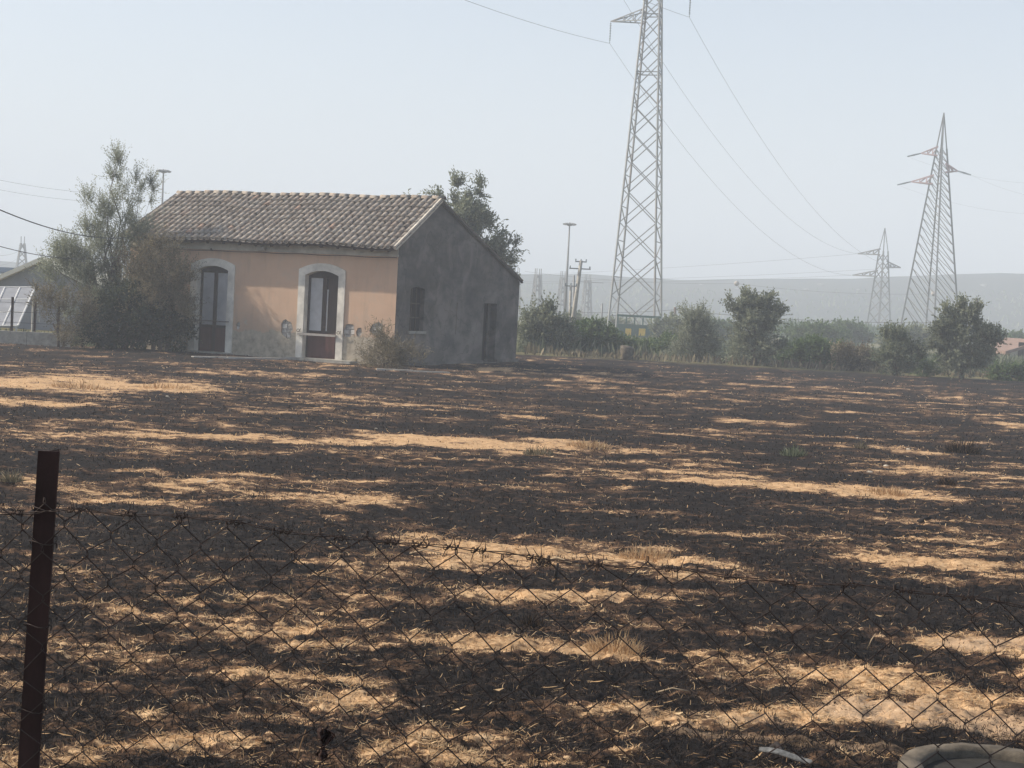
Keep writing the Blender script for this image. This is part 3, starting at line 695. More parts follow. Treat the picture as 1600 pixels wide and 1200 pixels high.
# back slope
V, Fc, T = [], [], []
Lb = (YB - YR) / math.cos(sl_b) + .15
nc = ncol * 4
for i in range(nc + 1):
    x = xb - (xb - xa) * i / nc; bumpz = 0.05 * math.cos(i / 4 * 2 * math.pi)
    for j in range(13):
        s = Lb * j / 12; V.append((x, YR + s * math.cos(sl_b), ZR + .07 - s * math.sin(sl_b) + bumpz))
for i in range(nc):
    for j in range(12): b = i * 13 + j; Fc.append((b, b + 1, b + 14, b + 13)[::-1]); T.append((j * 7 + i // 4 * 3) % 10 / 10)
k0 = len(V)
joined_tiles('back_slope_tiles', V, Fc, T, roofo)
mesh_pd('back_slope', [(xa, YR, ZR - .03), (xa, YB + .12, ZB - .08), (0.0, YB + .12, ZB - .08), (0.0, YR, ZR - .03)], [(0, 1, 2, 3)], M['dark_wood'], roofo)
# ridge tiles
rt = tile_mesh('ridge_tile', 0.44, 0.108, 0.100, 6, 0.014)
rt2 = rt
x = xa
while x < xb - .3:
    o = link('ridge_tile', rt2, None, roofo); p = roofp(x, Lf, 0.02)
    o.matrix_basis = Matrix.Translation((x, YR, p.z + 0.035 + random.uniform(-.01, .01))) @ Matrix.Rotation(R(-90), 4, 'Z') @ Matrix.Rotation(R(-1.5), 4, 'X') @ Matrix.Rotation(random.uniform(-.05, .05), 4, 'Y')
    # local +Y must run towards +X
    x += 0.38
# pale mortar verge along the right edge, following the slope
V = []; ns = 14
for i in range(ns + 1):
    s = Lf * i / ns * 1.0
    for dx, up in ((-.035, .02), (-.03, .105), (.03, .11), (.03, -.05)):
        j_ = 0.010 * math.sin(i * 2.3 + dx * 50)
        V.append(tuple(roofp(xb + dx + j_, s, up + j_)))
Fc = []
for i in range(ns):
    for a_ in range(4): b_ = (a_ + 1) % 4; Fc.append((i * 4 + a_, i * 4 + b_, i * 4 + 4 + b_, i * 4 + 4 + a_))
Fc += [(3, 2, 1, 0), tuple(ns * 4 + q for q in range(4))]
mesh_pd('verge_mortar', V, Fc, M['mortar'], roofo)
# back verge, thin dark
mb = MB(); mb.tube([(0.06, YR, ZR + .04), (0.06, YB + .1, ZB + .0)], .05, 4); mb.build('back_verge', M['gable'], roofo)
# rafters ends under the eave
for i in range(17):
    x = XL + .2 + i * (abs(XL) - .4) / 16; mb = MB()
    A = roofp(x, 0.12, -0.065); B = roofp(x, 0.62, -0.065)
    mb.box((-.035, 0, -.09), (.035, .5, 0), Matrix.Translation(A) @ Matrix.Rotation(sl_f, 4, 'X')); mb.build('rafter', M['dark_wood'], roofo)

# ------------------------------------------------------------------ lattice pylons
bar_me = bpy.data.meshes.new('steel_bar')
bar_me.from_pydata([(-.5,-.5,0),(.5,-.5,0),(.5,.5,0),(-.5,.5,0),(-.5,-.5,1),(.5,-.5,1),(.5,.5,1),(-.5,.5,1)], [], [(0,3,2,1),(4,5,6,7),(0,1,5,4),(1,2,6,5),(2,3,7,6),(3,0,4,7)])
BARS = {}
def bar(name, a, b, w, parent, mat):
    a, b = Vector(a), Vector(b); d = b - a
    if mat.name not in BARS: me = bar_me.copy(); me.materials.append(mat); BARS[mat.name] = me
    o = link(name, BARS[mat.name], None, parent)
    o.matrix_basis = Matrix.LocRotScale(a, d.to_track_quat('Z', 'Y'), Vector((w, w, d.length))); return o
def lerp(a, b, t): return a + (b - a) * t
def lattice(root, h, wb, wt, levels, style, mat, lw, bw, h0=0.0, topw=None):
    def corner(i, z):
        w = lerp(wb, wt, z / h) / 2; sx, sy = ((-1, -1), (1, -1), (1, 1), (-1, 1))[i % 4]; return Vector((sx * w, sy * w, z))
    for i in range(4): bar('leg', corner(i, 0), corner(i, h), lw, root, mat)
    for j in range(len(levels) - 1):
        z0, z1 = levels[j], levels[j + 1]
        for f in range(4):
            if style == 'X':
                if f in (0, 2):
                    bar('brace', corner(f, z0), corner(f + 1, z1), bw, root, mat); bar('brace', corner(f + 1, z0), corner(f, z1), bw, root, mat)
                else:
                    zm = (z0 + z1) / 2
                    bar('brace', corner(f, z0), corner(f + 1, zm), bw, root, mat); bar('brace', corner(f + 1, zm), corner(f, z1), bw, root, mat)
                    bar('strut', corner(f, zm), corner(f + 1, zm), bw * .8, root, mat)
            elif style == '/':
                continue
                bar('brace', *(((corner(1, z0), corner(0, z1)), (corner(1, z0), corner(2, z1)), (corner(2, z0), corner(3, z1)), (corner(0, z0), corner(3, z1)))[f]), bw, root, mat)
            else:
                if j % 2: bar('brace', corner(f, z0), corner(f + 1, z1), bw, root, mat)
                else: bar('brace', corner(f + 1, z0), corner(f, z1), bw, root, mat)
    if style == '/':
        z = 0.9; pr = ((1, 0), (1, 2), (2, 3), (0, 3))
        while z < h - .6:
            for lo, hi in pr:
                w = lerp(wb, wt, z / h); z2 = min(h, z + w * .75)
                if z2 > z + .3: bar('brace', corner(lo, z), corner(hi, z2), bw, root, mat)
            z += lerp(1.35, .75, z / h)
    return corner
def crossarm(root, z, side, length, wz, rootw, mat, bw, rise=0.0, up=1.2):
    a = Vector((side * (rootw / 2), 0, z)); tip = Vector((side * (rootw / 2 + length), 0, z + rise)); hw = rootw / 2
    arm = empty('crossarm', (0, 0, 0)); arm.parent = root
    for sy in (-1, 1):
        bar('chord', (a.x, sy * hw, z), tip, bw, arm, mat); bar('tie', (a.x * .9, sy * hw * .9, z + up), tip, bw, arm, mat)
        for t in (0.3, 0.6):
            lo = Vector((a.x, sy * hw, z)).lerp(tip, t); hi = Vector((a.x * .9, sy * hw * .9, z + up)).lerp(tip, t); hi2 = Vector((a.x * .9, sy * hw * .9, z + up)).lerp(tip, t - .28)
            bar('web', lo, hi, bw * .7, arm, mat); bar('web', lo, hi2, bw * .7, arm, mat)
    for t in (0.0, 0.4): bar('web', Vector((a.x, -hw, z)).lerp(tip, t), Vector((a.x, hw, z)).lerp(tip, t), bw * .7, arm, mat)
    return tip
def insulator(root, top, L, mat=None, r=0.09):
    mb = MB(); prof = [(0.02, 0), (0.02, -.15)]; z = -.15; n = max(6, int((L - .3) / .13))
    for i in range(n):
        zz = -.15 - (L - .3) * i / n; prof += [(0.03, zz), (r, zz - .05), (r * .9, zz - .07), (.03, zz - .08)]
    prof += [(0.02, -L + .1), (.05, -L), (0.0, -L - .02)]
    mb.lathe(prof, 6); o = mb.build('insulator', M['insul'], root, True, top); return o
def pylon_frame(name, px, py, Y, rz, lab, group='lattice power pylons'):
    p = at(px, py, Y); z = min(0, gz(p.x, p.y)) ; r_ = empty(name, (p.x, p.y, z), rz)
    return tag(r_, lab, 'pylon', group)
# 1: the big one
Y1 = 135.0
p1 = pylon_frame('power_pylon', 992, 510, Y1, R(-14), 'tallest grey lattice pylon, rising out of the top of the photo beside the green bushes')
H1 = 33.0; lv = [0]; z = 0
while z < 27.5: z += lerp(3.55, 1.55, z / 28); lv.append(z)
lv += [z + 1.3, z + 2.6, z + 3.9]
cn = lattice(p1, H1, 4.15, 0.95, [l for l in lv if l <= H1], 'X', M['steel'], 0.13, 0.075)
for i in range(4): bar('peak_bar', cn(i, H1), (0, 0, H1 + 3.6), .09, p1, M['steel'])
for i in range(4): bar('strut', cn(i, 23.0), cn(i + 1, 23.0), .08, p1, M['steel'])
for i in range(4): bar('strut', cn(i, 28.0), cn(i + 1, 28.0), .08, p1, M['steel'])
zt = at(963, 31, Y1).z; tips1 = []
for z_, sd, ln in ((zt, -1, 2.9), (zt + 2.3, 1, 2.6), (zt + 4.4, -1, 2.5)):
    tp = crossarm(p1, z_, sd, ln, .6, lerp(4.15, .95, z_ / H1), M['steel'], .085, 0.0, 1.0); insulator(p1, tp, 1.85); tips1.append(p1.matrix_basis @ (tp - Vector((0, 0, 1.9))) if False else tp - Vector((0, 0, 1.9)))
RM1 = Matrix.Translation(p1.location) @ Matrix.Rotation(R(-14), 4, 'Z'); tips1 = [RM1 @ t for t in tips1]
for i in range(4):
    mb = MB(); c0 = cn(i, 0); mb.box((c0.x - .35, c0.y - .35, -.3), (c0.x + .35, c0.y + .35, .15)); mb.build('footing', M['concrete'], p1)
# 2: tall pylon on the right
Y2 = 175.0
p2 = pylon_frame('power_pylon', 1451, 540, Y2, R(38), 'tall pale lattice pylon with reddish arms standing on the right, single slanting braces')
H2 = at(1470, 232, Y2).z; lv = [0]; z = 0
while z < H2 - 1: z += lerp(2.3, 1.2, z / H2); lv.append(min(z, H2))
cn2 = lattice(p2, H2, 5.0, .8, lv, '/', M['steel_far'], .17, .06)
for i in range(4): bar('peak_bar', cn2(i, H2), (0, 0, at(1470, 176, Y2).z), .12, p2, M['steel_far'])
for i in range(4): bar('strut', cn2(i, 1.4), cn2(i + 1, 1.4), .12, p2, M['steel_far'])
tips2 = []
for py_, sd, ln in ((236, -1, 1.8), (262, 1, 1.3), (281, -1, 2.4)):
    z_ = at(1465, py_, Y2).z - p2.location.z
    ar = empty('arm_mount', (0, 0, 0), 0)
    ar.parent = p2; ar.name = 'arm_assembly'; ar.rotation_euler = (0, 0, R(-52))
    tp = crossarm(ar, z_ - .5, sd, ln, .6, lerp(5.0, .8, z_ / H2), M['steel_red'], .12, 0.2, 1.0)
    ins = MB(); e = Vector((tp.x + sd * 1.45, -.6, tp.z - .45)); ins.tube([tp, (tp + e) / 2, e], [.07, .10, .07], 6); ins.build('insulator', M['insul'], ar); tips2.append(Matrix.Translation(p2.location) @ Matrix.Rotation(R(38 - 52), 4, 'Z') @ e)
# 3: further pylon
Y3 = 250.0
p3 = pylon_frame('power_pylon', 1371, 540, Y3, R(30), 'smaller distant lattice pylon standing between the hedge and the tall right-hand pylon')
H3 = at(1377, 392, Y3).z; lv = [0]; z = 0
while z < H3 - 1: z += lerp(2.3, 1.1, z / H3); lv.append(min(z, H3))
cn3 = lattice(p3, H3, 2.9, 1.0, lv, 'Z', M['steel_far'], .22, .11)
for i in range(4): bar('peak_bar', cn3(i, H3), (0, 0, at(1379, 356, Y3).z), .12, p3, M['steel_far'])
tips3 = []
for py_, sd, ln in ((398, -1, 3.5), (417, 1, 2.2), (432, -1, 3.9)):
    z_ = at(1378, py_, Y3).z
    ar = empty('arm_assembly', (0, 0, 0), R(-46)); ar.parent = p3
    tp = crossarm(ar, z_, sd, ln, .6, lerp(2.9, 1.0, z_ / H3), M['steel_far'], .16, 0.0, .95); tips3.append(Matrix.Translation(p3.location) @ Matrix.Rotation(R(-16), 4, 'Z') @ tp)
# small switchyard towers and the far left pylon
def small_tower(px, ytop, Y, lab, group, wb=1.6, wt=.75, horns=True, ln=0):
    p = at(px, 500, Y); h = at(px, ytop, Y).z
    r_ = tag(empty('switchyard_tower', (p.x, p.y, 0), R(20)), lab, 'lattice tower', group)
    lv = list(np.linspace(0, h * .9, 8)); c = lattice(r_, h * .9, wb, wt, lv, 'Z', M['steel_far'], .24, .15)
    for i in range(4): bar('horn', c(i, h * .9), c(i, h * .9) + Vector((0.0, 0, h * .12)), .10, r_, M['steel_far'])
    bar('crossbar', (-ln - .5, 0, h * .86), (ln + .5, 0, h * .86), .14, r_, M['steel_far'])
    return r_
gsy = 'small lattice towers of the switchyard behind the farmhouse'
small_tower(837, 421, 250, 'small lattice tower nearest the house wall, in front of the hazy hill', gsy)
small_tower(877, 425, 260, 'small lattice tower right behind the tall lamp mast', gsy)
small_tower(915, 430, 270, 'small lattice tower just right of the leaning concrete pole, with side arms', gsy, ln=2.5)
small_tower(803, 420, 255, 'small lattice tower tip showing just over the low end of the house wall', gsy)
small_tower(31, 371, 240, 'small lattice tower at the far left above the pale shed roof', 'small lattice tower over the shed', 2.6, .5)

# wires ----------------------------------------------------------------
def wire(name, a, b, sagm, r, lab, group=None, mat=None, n=24):
    mb = MB(); pts = []
    a, b = Vector(a), Vector(b)
    for i in range(n + 1):
        t = i / n; p = a.lerp(b, t) - Vector((0, 0, sagm * 4 * t * (1 - t))); pts.append(p)
    mb.tube(pts, r, 4, False); o = mb.build(name, mat or M['cable']); return tag(o, lab, 'power line', group)
names3 = ['low left arm', 'right arm', 'top left arm']
t3 = [tips3[2], tips3[1], tips3[0]]
for i in range(3):
    wire('conductor', tips1[i], t3[i], 5.0, .016, 'thin conductor sagging away from the %s of the tallest pylon' % names3[i], 'conductors of the high voltage line')
prev = Vector((p1.location.x - 62, p1.location.y - 175, 0))
for i in range(3):
    off = tips1[i] - Vector((p1.location.x, p1.location.y, 0)); b_ = prev + off + Vector((0, 0, 2))
    wire('conductor', tips1[i], b_, 6.0, .014, 'thin conductor coming overhead to the %s of the tallest pylon' % names3[i], 'conductors of the high voltage line', n=40)
for i in range(3):
    e = tips3[[2, 1, 0][i]]; wire('conductor', e, at(-100, 400 + 12 * i, 300), 3.0, .014, 'faint conductor from the %s of the distant pylon across the hazy sky' % names3[i], 'conductors of the distant line')
for i in range(3):
    e = tips2[i]; wire('conductor', e, at(1900, 240 + 26 * i, 150), 3.0, .005, 'faint conductor leaving the tall right pylon from its %s arm' % ['upper left', 'right', 'lower left'][i], 'conductors of the right-hand line')
wire('telephone_cable', at(-60, 300, 30), HM @ Vector((XL, .3, ZE - .1)), .35, .013, 'thick dark cable slanting from upper left down to the house eave', 'cables to the house')
wire('telephone_cable', at(-60, 366, 34), HM @ Vector((XL, 1.2, ZE - .45)), .45, .009, 'dark cable running almost level into the left tree', 'cables to the house')
wire('thin_wire', at(-60, 268, 120), at(260, 300, 170), .8, .010, 'faint upper wire in the sky left of the tree', 'faint wires in the left sky')
wire('thin_wire', at(-60, 284, 120), at(260, 312, 170), .8, .010, 'faint lower wire in the sky left of the tree', 'faint wires in the left sky')
for i in range(3): wire('thin_wire', at(-60, 386 + 9 * i, 150), at(31, 392 + 9 * i, 240), .8 + .5 * i, .016, '%s slack wire meeting the small lattice tower at far left' % ['upper', 'middle', 'lower'][i], 'wires to the far left tower')
balls = [(1151, 443), (1459, 459)]
wire('marker_cable', at(820, 424, 200), at(1151, 443, 200), .5, .012, 'low cable from the switchyard to the first marker ball', 'low marker cable')
wire('marker_cable', at(1151, 443, 200), at(1459, 459, 200), .5, .012, 'low cable between the two marker balls', 'low marker cable')
for (bx, by), l in zip(balls, ['over the bushy tree', 'against the tall right pylon']):
    mb = MB(); mb.lathe([(0, -.34), (.2, -.27), (.33, -.1), (.35, .05), (.26, .24), (.1, .33), (0, .35)], 12); o = mb.build('marker_ball', M['palewood'], None, True, at(bx, by, 200)); tag(o, 'small round grey marker ball hanging ' + l, 'marker ball', 'marker balls')
wire('pole_cable', at(790, 480, 150), at(1054, 484, 150), .4, .018, 'dark low cable behind the tallest pylon legs', 'low cables behind the bushes')
wire('pole_cable', at(1054, 484, 150), at(1527, 503, 150), .5, .022, 'dark low cable passing right behind the trees', 'low cables behind the bushes')

# masts and poles --------------------------------------------------------
def lamp_mast(px, yt, Y, lab):
    p = at(px, 500, Y); h = at(px, yt, Y).z; r_ = tag(empty('lamp_mast', (p.x, p.y, 0)), lab, 'lamp mast', 'high floodlight masts')
    mb = MB(); mb.tube([(0, 0, 0), (0, 0, h * .5), (0, 0, h)], [.17, .13, .07], 8); mb.build('mast', M['steel_far'], r_, True)
    mb = MB(); mb.lathe([(0.08, h - .2), (.42, h - .08), (.45, h + .02), (.12, h + .1), (0, h + .22)], 14); mb.build('head_ring', M['steel_far'], r_)
    for k in range(8):
        q = k * math.pi / 4; mb = MB(); mb.box((-.16, -.14, -.07), (.16, .14, .07), Matrix.Translation((.56 * math.cos(q), .56 * math.sin(q), h + .02)) @ Matrix.Rotation(q, 4, 'Z') @ Matrix.Rotation(.3, 4, 'Y')); mb.build('floodlight', M['steel_far'], r_)
lamp_mast(246, 267, 150, 'floodlight mast rising behind the left end of the tiled roof')
lamp_mast(882, 350, 165, 'floodlight mast standing right of the house before the hill')
def pole(name, a, b, r0, r1, mat, lab, arms=(), group=None):
    a, b = Vector(a), Vector(b); r_ = tag(empty(name, a), lab, 'pole', group)
    d = b - a; mb = MB(); mb.tube([(0, 0, -.3), d * .5, d], [r0, (r0 + r1) / 2, r1], 8); mb.build('shaft', mat, r_, True)
    for t, w, ww in arms:
        c = d * t; mb = MB(); mb.box((c.x - w, c.y - .05, c.z - ww), (c.x + w, c.y + .05, c.z + ww)); ar = mb.build('crossarm', M['steel_far'], r_)
        for s_ in (-1, 0, 1):
            mb = MB(); mb.lathe([(.02, 0), (.045, .03), (.025, .06), (.045, .09), (.015, .14), (0, .15)], 6, (c.x + s_ * w * .92, c.y, c.z + ww)); mb.build('insulator', M['insul'], ar)
    return r_
def gpole(name, x0, y0, x1, y1, Y, *a, **k):
    b0 = at(x0, y0, Y); b0.z = 0.0; lo = at(x0, y0, Y); hi = at(x1, y1, Y); b0 = lo + (hi - lo) * ((0 - lo.z) / (hi.z - lo.z)); return pole(name, b0, hi, *a, **k)
gpole('utility_pole', 891.5, 528, 908, 407, 95, .17, .10, M['concrete'], 'leaning tapered concrete pole with two crossarms of insulators', ((.985, .35, .035), (.90, .66, .035)))
gpole('thin_pole', 895, 525, 897, 430, 98, .07, .06, M['steel_far'], 'thin dark pole right against the leaning concrete pole', group='thin poles')
gpole('thin_pole', 889.5, 527, 892, 446, 90, .08, .07, M['concrete'], 'short pale thin pole left of the leaning concrete pole', ((.99, .35, .03),), group='thin poles')
gpole('thin_pole', 940, 505, 941, 474, 150, .09, .09, M['steel_far'], 'short thin pole between the concrete pole and tallest pylon', group='thin poles')
gpole('thin_pole', 1054, 507, 1055, 480, 150, .15, .13, M['bark'], 'stubby dark pole right of the tallest pylon carrying the low cable', group='thin poles')
gpole('thin_pole', 1525, 500, 1527, 467, 150, .14, .13, M['bark'], 'short dark pole above the right-hand tree', ((.98, .28, .06),), group='thin poles')

# ------------------------------------------------------------------ vegetation
def foliage(name, clusters, n, mat, parent=None, leaf=(0.05, 0.02), spray=(0.35, 10), up=0.6, seed=1, dens=0.28, droop=0.0, tone_shift=0.0):
    """clusters: (x, y, z, rx, ry, rz, weight) lobes; short sprays of leaves grow outwards around sub-clumps inside each lobe"""
    g = np.random.default_rng(seed); P, D, T = [], [], []
    wsum = sum(c[6] for c in clusters)
    for c in clusters:
        m = int(n * c[6] / wsum); k = max(4, int(m * dens / 6)); cvar = g.uniform(0.5, 1.6, k); 
        u = g.normal(0, 1, (k, 3)); u /= np.linalg.norm(u, axis=1)[:, None]; rr = g.uniform(0.15, 1.0, k) ** 0.5 * g.uniform(0.75, 1.18, k)
        cc = u * rr[:, None] * np.array(c[3:6]) + np.array(c[:3])
        idx = g.integers(0, k, m); sg = np.array(c[3:6]) * 0.15
        pp = cc[idx] + g.normal(0, 1, (m, 3)) * sg * cvar[idx][:, None]
        dd = u[idx] * (1 - up) + np.array([0, 0, up]) + g.normal(0, .35, (m, 3)); dd /= np.linalg.norm(dd, axis=1)[:, None]
        P.append(pp); D.append(dd); T.append(np.clip(g.uniform(0, 1, k)[idx] * .5 + g.uniform(0, .5, m), 0, 1))
    P = np.concatenate(P); D = np.concatenate(D); T = np.concatenate(T); m = len(P)
    L, ns = spray; tt = np.linspace(0.05, 1, ns)
    Ls = L * g.uniform(.5, 1.3, m)
    A = P[:, None, :] + D[:, None, :] * (Ls[:, None] * tt[None, :])[:, :, None]
    A[:, :, 2] -= droop * (tt[None, :] ** 2) * Ls[:, None]
    A = A.reshape(-1, 3); ld = (D[:, None, :] * 0.9 + g.normal(0, .75, (m, ns, 3))).reshape(-1, 3); ld /= np.linalg.norm(ld, axis=1)[:, None]
    q = g.normal(0, 1, (len(A), 3)); sd = np.cross(ld, q); sd /= np.linalg.norm(sd, axis=1)[:, None]
    ll = leaf[0] * g.uniform(.6, 1.4, len(A))[:, None]; lw = leaf[1] * g.uniform(.7, 1.3, len(A))[:, None]
    V = np.stack([A, A + ld * ll * .5 + sd * lw, A + ld * ll, A + ld * ll * .5 - sd * lw], 1).reshape(-1, 3)
    V[:, 2] = np.maximum(V[:, 2], 0.02 if parent is None else V[:, 2])
    b = np.arange(len(A)) * 4; tone = np.clip(np.repeat(T, ns) + g.uniform(-.12, .12, len(A)) + tone_shift, 0, 1)
    return fast_mesh(name, V, np.stack([b, b + 1, b + 2, b + 3], 1), mat, parent, face_attrs={'tone': tone})
def lobe(px, py, Y, rx, rz, w=1.0, ry=None):
    p = at(px, py, Y); s = Y / F; return (p.x, p.y, p.z, rx * s, (ry if ry else rx * .8) * s, rz * s, w)
def tree(name, label, cat, base_px, Y, lobes, n, mat, group=None, leaf=(.07, .025), spray=(.4, 9), up=.6, seed=1, dens=.28, droop=0.0, trunk=.12, base_y=None, bark='bark', stems=1, ts=0.0):
    b = at(base_px, 550, Y); bz = gz(b.x, b.y); r_ = tag(empty(name, (b.x, b.y, bz)), label, cat, group)
    ls = []
    for l in lobes:
        c = lobe(*l[:2], Y + (l[6] if len(l) > 6 else 0), *l[2:5]) if len(l) >= 5 else lobe(*l)
        ls.append((c[0] - b.x, c[1] - b.y, c[2] - bz, c[3], c[4], c[5], c[6]))
    foliage('crown', ls, n, mat, r_, leaf, spray, up, seed, dens, droop, ts)
    g = random.Random(seed); mb = MB()
    for s_ in range(stems):
        ox = (s_ - (stems - 1) / 2) * trunk * 3
        top = Vector((ox * 2 + g.uniform(-.2, .2), g.uniform(-.2, .2), max(.5, np.mean([l[2] for l in ls]) * .8)))
        mb.tube([(ox, 0, -.1), (ox * 1.4, .03, top.z * .5), top], [trunk, trunk * .8, trunk * .55], 7)
    mb.build('trunk', M[bark], r_, True)
    mb = MB()
    for l in ls:
        for q in range(3):
            e = Vector((l[0] + g.uniform(-.7, .7) * l[3], l[1] + g.uniform(-.7, .7) * l[4], l[2] + g.uniform(-.3, .85) * l[5]))
            a = Vector((0, 0, max(.1, e.z * g.uniform(.2, .5)))); w_ = (e - a).length * .09; m1 = a.lerp(e, .3) + Vector((g.uniform(-w_, w_), g.uniform(-w_, w_), w_ * .6)); m2 = a.lerp(e, .65) + Vector((g.uniform(-w_, w_), g.uniform(-w_, w_), 0))
            mb.tube([a, m1, m2, e], [trunk * .26, trunk * .17, trunk * .08, .006], 5, False)
    mb.build('branches', M[bark], r_, True)
    return r_
# tall tamarisk left of the house
tree('tamarisk_tree', 'tall feathery grey-green tamarisk rising left of the farmhouse roof', 'tree', 175, 50.5,
     [(185, 275, 15, 38, 1.0), (178, 330, 24, 40, 1.8), (208, 300, 13, 35, .8), (228, 305, 14, 26, .7), (146, 340, 14, 34, 1.0), (110, 385, 26, 32, 1.6), (80, 405, 20, 26, 1.0),
      (150, 400, 42, 40, 4.5), (200, 370, 34, 40, 3.0), (110, 430, 44, 30, 3.5), (165, 450, 55, 34, 4.0), (120, 480, 40, 30, 2.0), (200, 440, 40, 45, 3.0)],
     4300, M['leaf_tamarisk'], leaf=(.07, .011), spray=(.55, 15), up=.72, seed=11, dens=.2, trunk=.13, stems=3)
tree('dry_shrub', 'brown half-dead shrub leaning over the left doorway of the house', 'shrub', 250, 49.4,
     [(232, 420, 34, 34, 2.0), (262, 440, 36, 36, 3.0), (280, 470, 26, 40, 2.2), (225, 465, 42, 36, 2.8), (255, 395, 16, 22, .7)],
     2300, M['leaf_dry'], leaf=(.07, .012), spray=(.5, 13), up=.6, seed=12, dens=.2, trunk=.07, stems=3)
tree('dark_bush', 'dense dark bush low against the left end of the house front', 'shrub', 200, 49.6,
     [(185, 505, 42, 36, 3.0), (235, 505, 42, 34, 3.0), (270, 520, 26, 26, 1.2), (155, 520, 30, 22, 1.2), (200, 470, 40, 24, 1.5)],
     2800, M['leaf_dark'], leaf=(.09, .03), spray=(.35, 9), up=.4, seed=13, dens=.5, trunk=.07, stems=2)
tree('grey_scrub', 'thin greyish scrub between the low wall and the tamarisk', 'shrub', 95, 48.8,
     [(95, 490, 32, 34, 2.0), (130, 500, 30, 32, 2.0), (75, 470, 20, 26, 1.0), (110, 530, 44, 12, 1.0)],
     900, M['leaf_dry'], leaf=(.07, .014), spray=(.4, 9), up=.5, seed=14, dens=.3, trunk=.05, stems=2, ts=-.1)
# dead brush pile at the house corner
tree('dead_bush', 'tangled dry brown bush piled at the front corner of the house', 'shrub', 607, 45.3,
     [(592, 553, 22, 22, 2.0), (615, 556, 26, 20, 2.0), (640, 566, 20, 13, 1.0), (600, 536, 15, 15, .8), (575, 562, 12, 14, .7)],
     900, M['leaf_dry'], leaf=(.10, .008), spray=(.45, 10), up=.45, seed=15, dens=.5, trunk=.03, stems=3, ts=.0)
# tree behind the house
tree('leafy_tree', 'light green leafy tree rising behind the low back slope of the house', 'tree', 730, 66,
     [(718, 335, 24, 22, 2.0), (710, 297, 6, 14, .45), (750, 297, 6, 14, .45), (740, 325, 18, 20, 1.3), (758, 362, 22, 18, 2.4), (776, 385, 17, 13, 1.5), (800, 388, 15, 5, .35), (695, 318, 14, 12, .5), (674, 299, 3, 7, .08), (735, 370, 34, 30, 2.0), (644, 320, 10, 6, .15), (788, 412, 13, 14, .6), (740, 430, 44, 34, 1.5)],
     1900, M['leaf_pale'], leaf=(.15, .030), spray=(.5, 9), up=.45, seed=16, dens=.2, trunk=.14)
gb = 'bushes along the far edge of the burnt field'
tree('bush', 'olive green bush growing right against the back corner of the house', 'bush', 845, 71,
     [(838, 510, 24, 30, 2.4), (862, 505, 16, 22, 1.2), (845, 535, 34, 24, 2.4), (875, 530, 22, 24, 1.4)], 1500, M['leaf_pale'], gb, leaf=(.13, .04), spray=(.45, 8), up=.5, seed=21, dens=.3)
tree('bush', 'low bright green bush mass in front of the concrete pole', 'bush', 925, 72,
     [(905, 535, 24, 19, 2), (935, 532, 24, 19, 2.2), (962, 543, 20, 13, 1.4), (922, 518, 14, 12, .7)], 1500, M['leaf_green'], gb, leaf=(.14, .045), spray=(.4, 8), up=.4, seed=22, dens=.4)
tree('bush', 'low green bush behind the concrete block under the tallest pylon', 'bush', 1010, 73,
     [(990, 549, 20, 8, 1.2), (1020, 550, 22, 8, 1.4), (1047, 542, 16, 12, 1.4)], 1100, M['leaf_green'], gb, leaf=(.14, .045), spray=(.4, 8), up=.4, seed=23, dens=.4)
tree('bush', 'grey feathery tamarisk bush just left of the rounded tree', 'bush', 1090, 70,
     [(1085, 500, 20, 18, 1.6), (1092, 525, 32, 28, 3.0), (1070, 545, 22, 18, 1.2), (1108, 548, 22, 16, 1.0)], 1700, M['leaf_tamarisk'], gb, leaf=(.10, .02), spray=(.5, 11), up=.65, seed=24, dens=.28)
tree('rounded_tree', 'rounded full bushy tree at the middle of the far field edge', 'tree', 1180, 68,
     [(1170, 488, 32, 24, 2.6), (1200, 492, 24, 22, 2.0), (1183, 518, 40, 32, 4.0), (1160, 540, 26, 24, 2.0), (1200, 545, 24, 22, 2.0), (1150, 475, 8, 10, .3), (1190, 470, 12, 10, .5)], 1900, M['leaf_pale'], gb, leaf=(.12, .035), spray=(.45, 9), up=.5, seed=25, dens=.17)
tree('bush', 'low mixed bush right of the rounded tree, along the dark field edge', 'bush', 1265, 70,
     [(1240, 555, 22, 16, 1.4), (1270, 552, 26, 17, 1.8), (1300, 556, 26, 16, 1.6)], 1100, M['leaf_green'], gb, leaf=(.13, .04), spray=(.4, 8), up=.45, seed=26, dens=.35)
tree('bush', 'pale dry yellowish bush in front of the distant pylon feet', 'bush', 1335, 68,
     [(1325, 562, 22, 15, 1.4), (1350, 565, 22, 15, 1.4)], 800, M['leaf_dry'], gb, leaf=(.12, .03), spray=(.4, 8), up=.55, seed=27, dens=.35)
tree('bush', 'dark upright bush below the feet of the tall right pylon', 'bush', 1400, 65,
     [(1395, 550, 24, 26, 2.2), (1420, 560, 22, 26, 2.0), (1388, 535, 14, 16, .8)], 1100, M['leaf_olive'], gb, leaf=(.11, .03), spray=(.5, 9), up=.6, seed=28, dens=.2, ts=-.1)
tree('wide_tree', 'wide grey-green tree with light crown right of the tall pylon', 'tree', 1505, 64,
     [(1482, 510, 28, 26, 2.4), (1515, 505, 28, 26, 2.4), (1540, 525, 22, 26, 1.8), (1500, 545, 42, 34, 4.0), (1545, 555, 20, 24, 1.4), (1500, 485, 16, 12, .7), (1468, 540, 18, 26, 1.2), (1510, 572, 46, 18, 2.0)], 2400, M['leaf_pale'], gb, leaf=(.12, .034), spray=(.45, 9), up=.5, seed=29, dens=.16, ts=-.05)
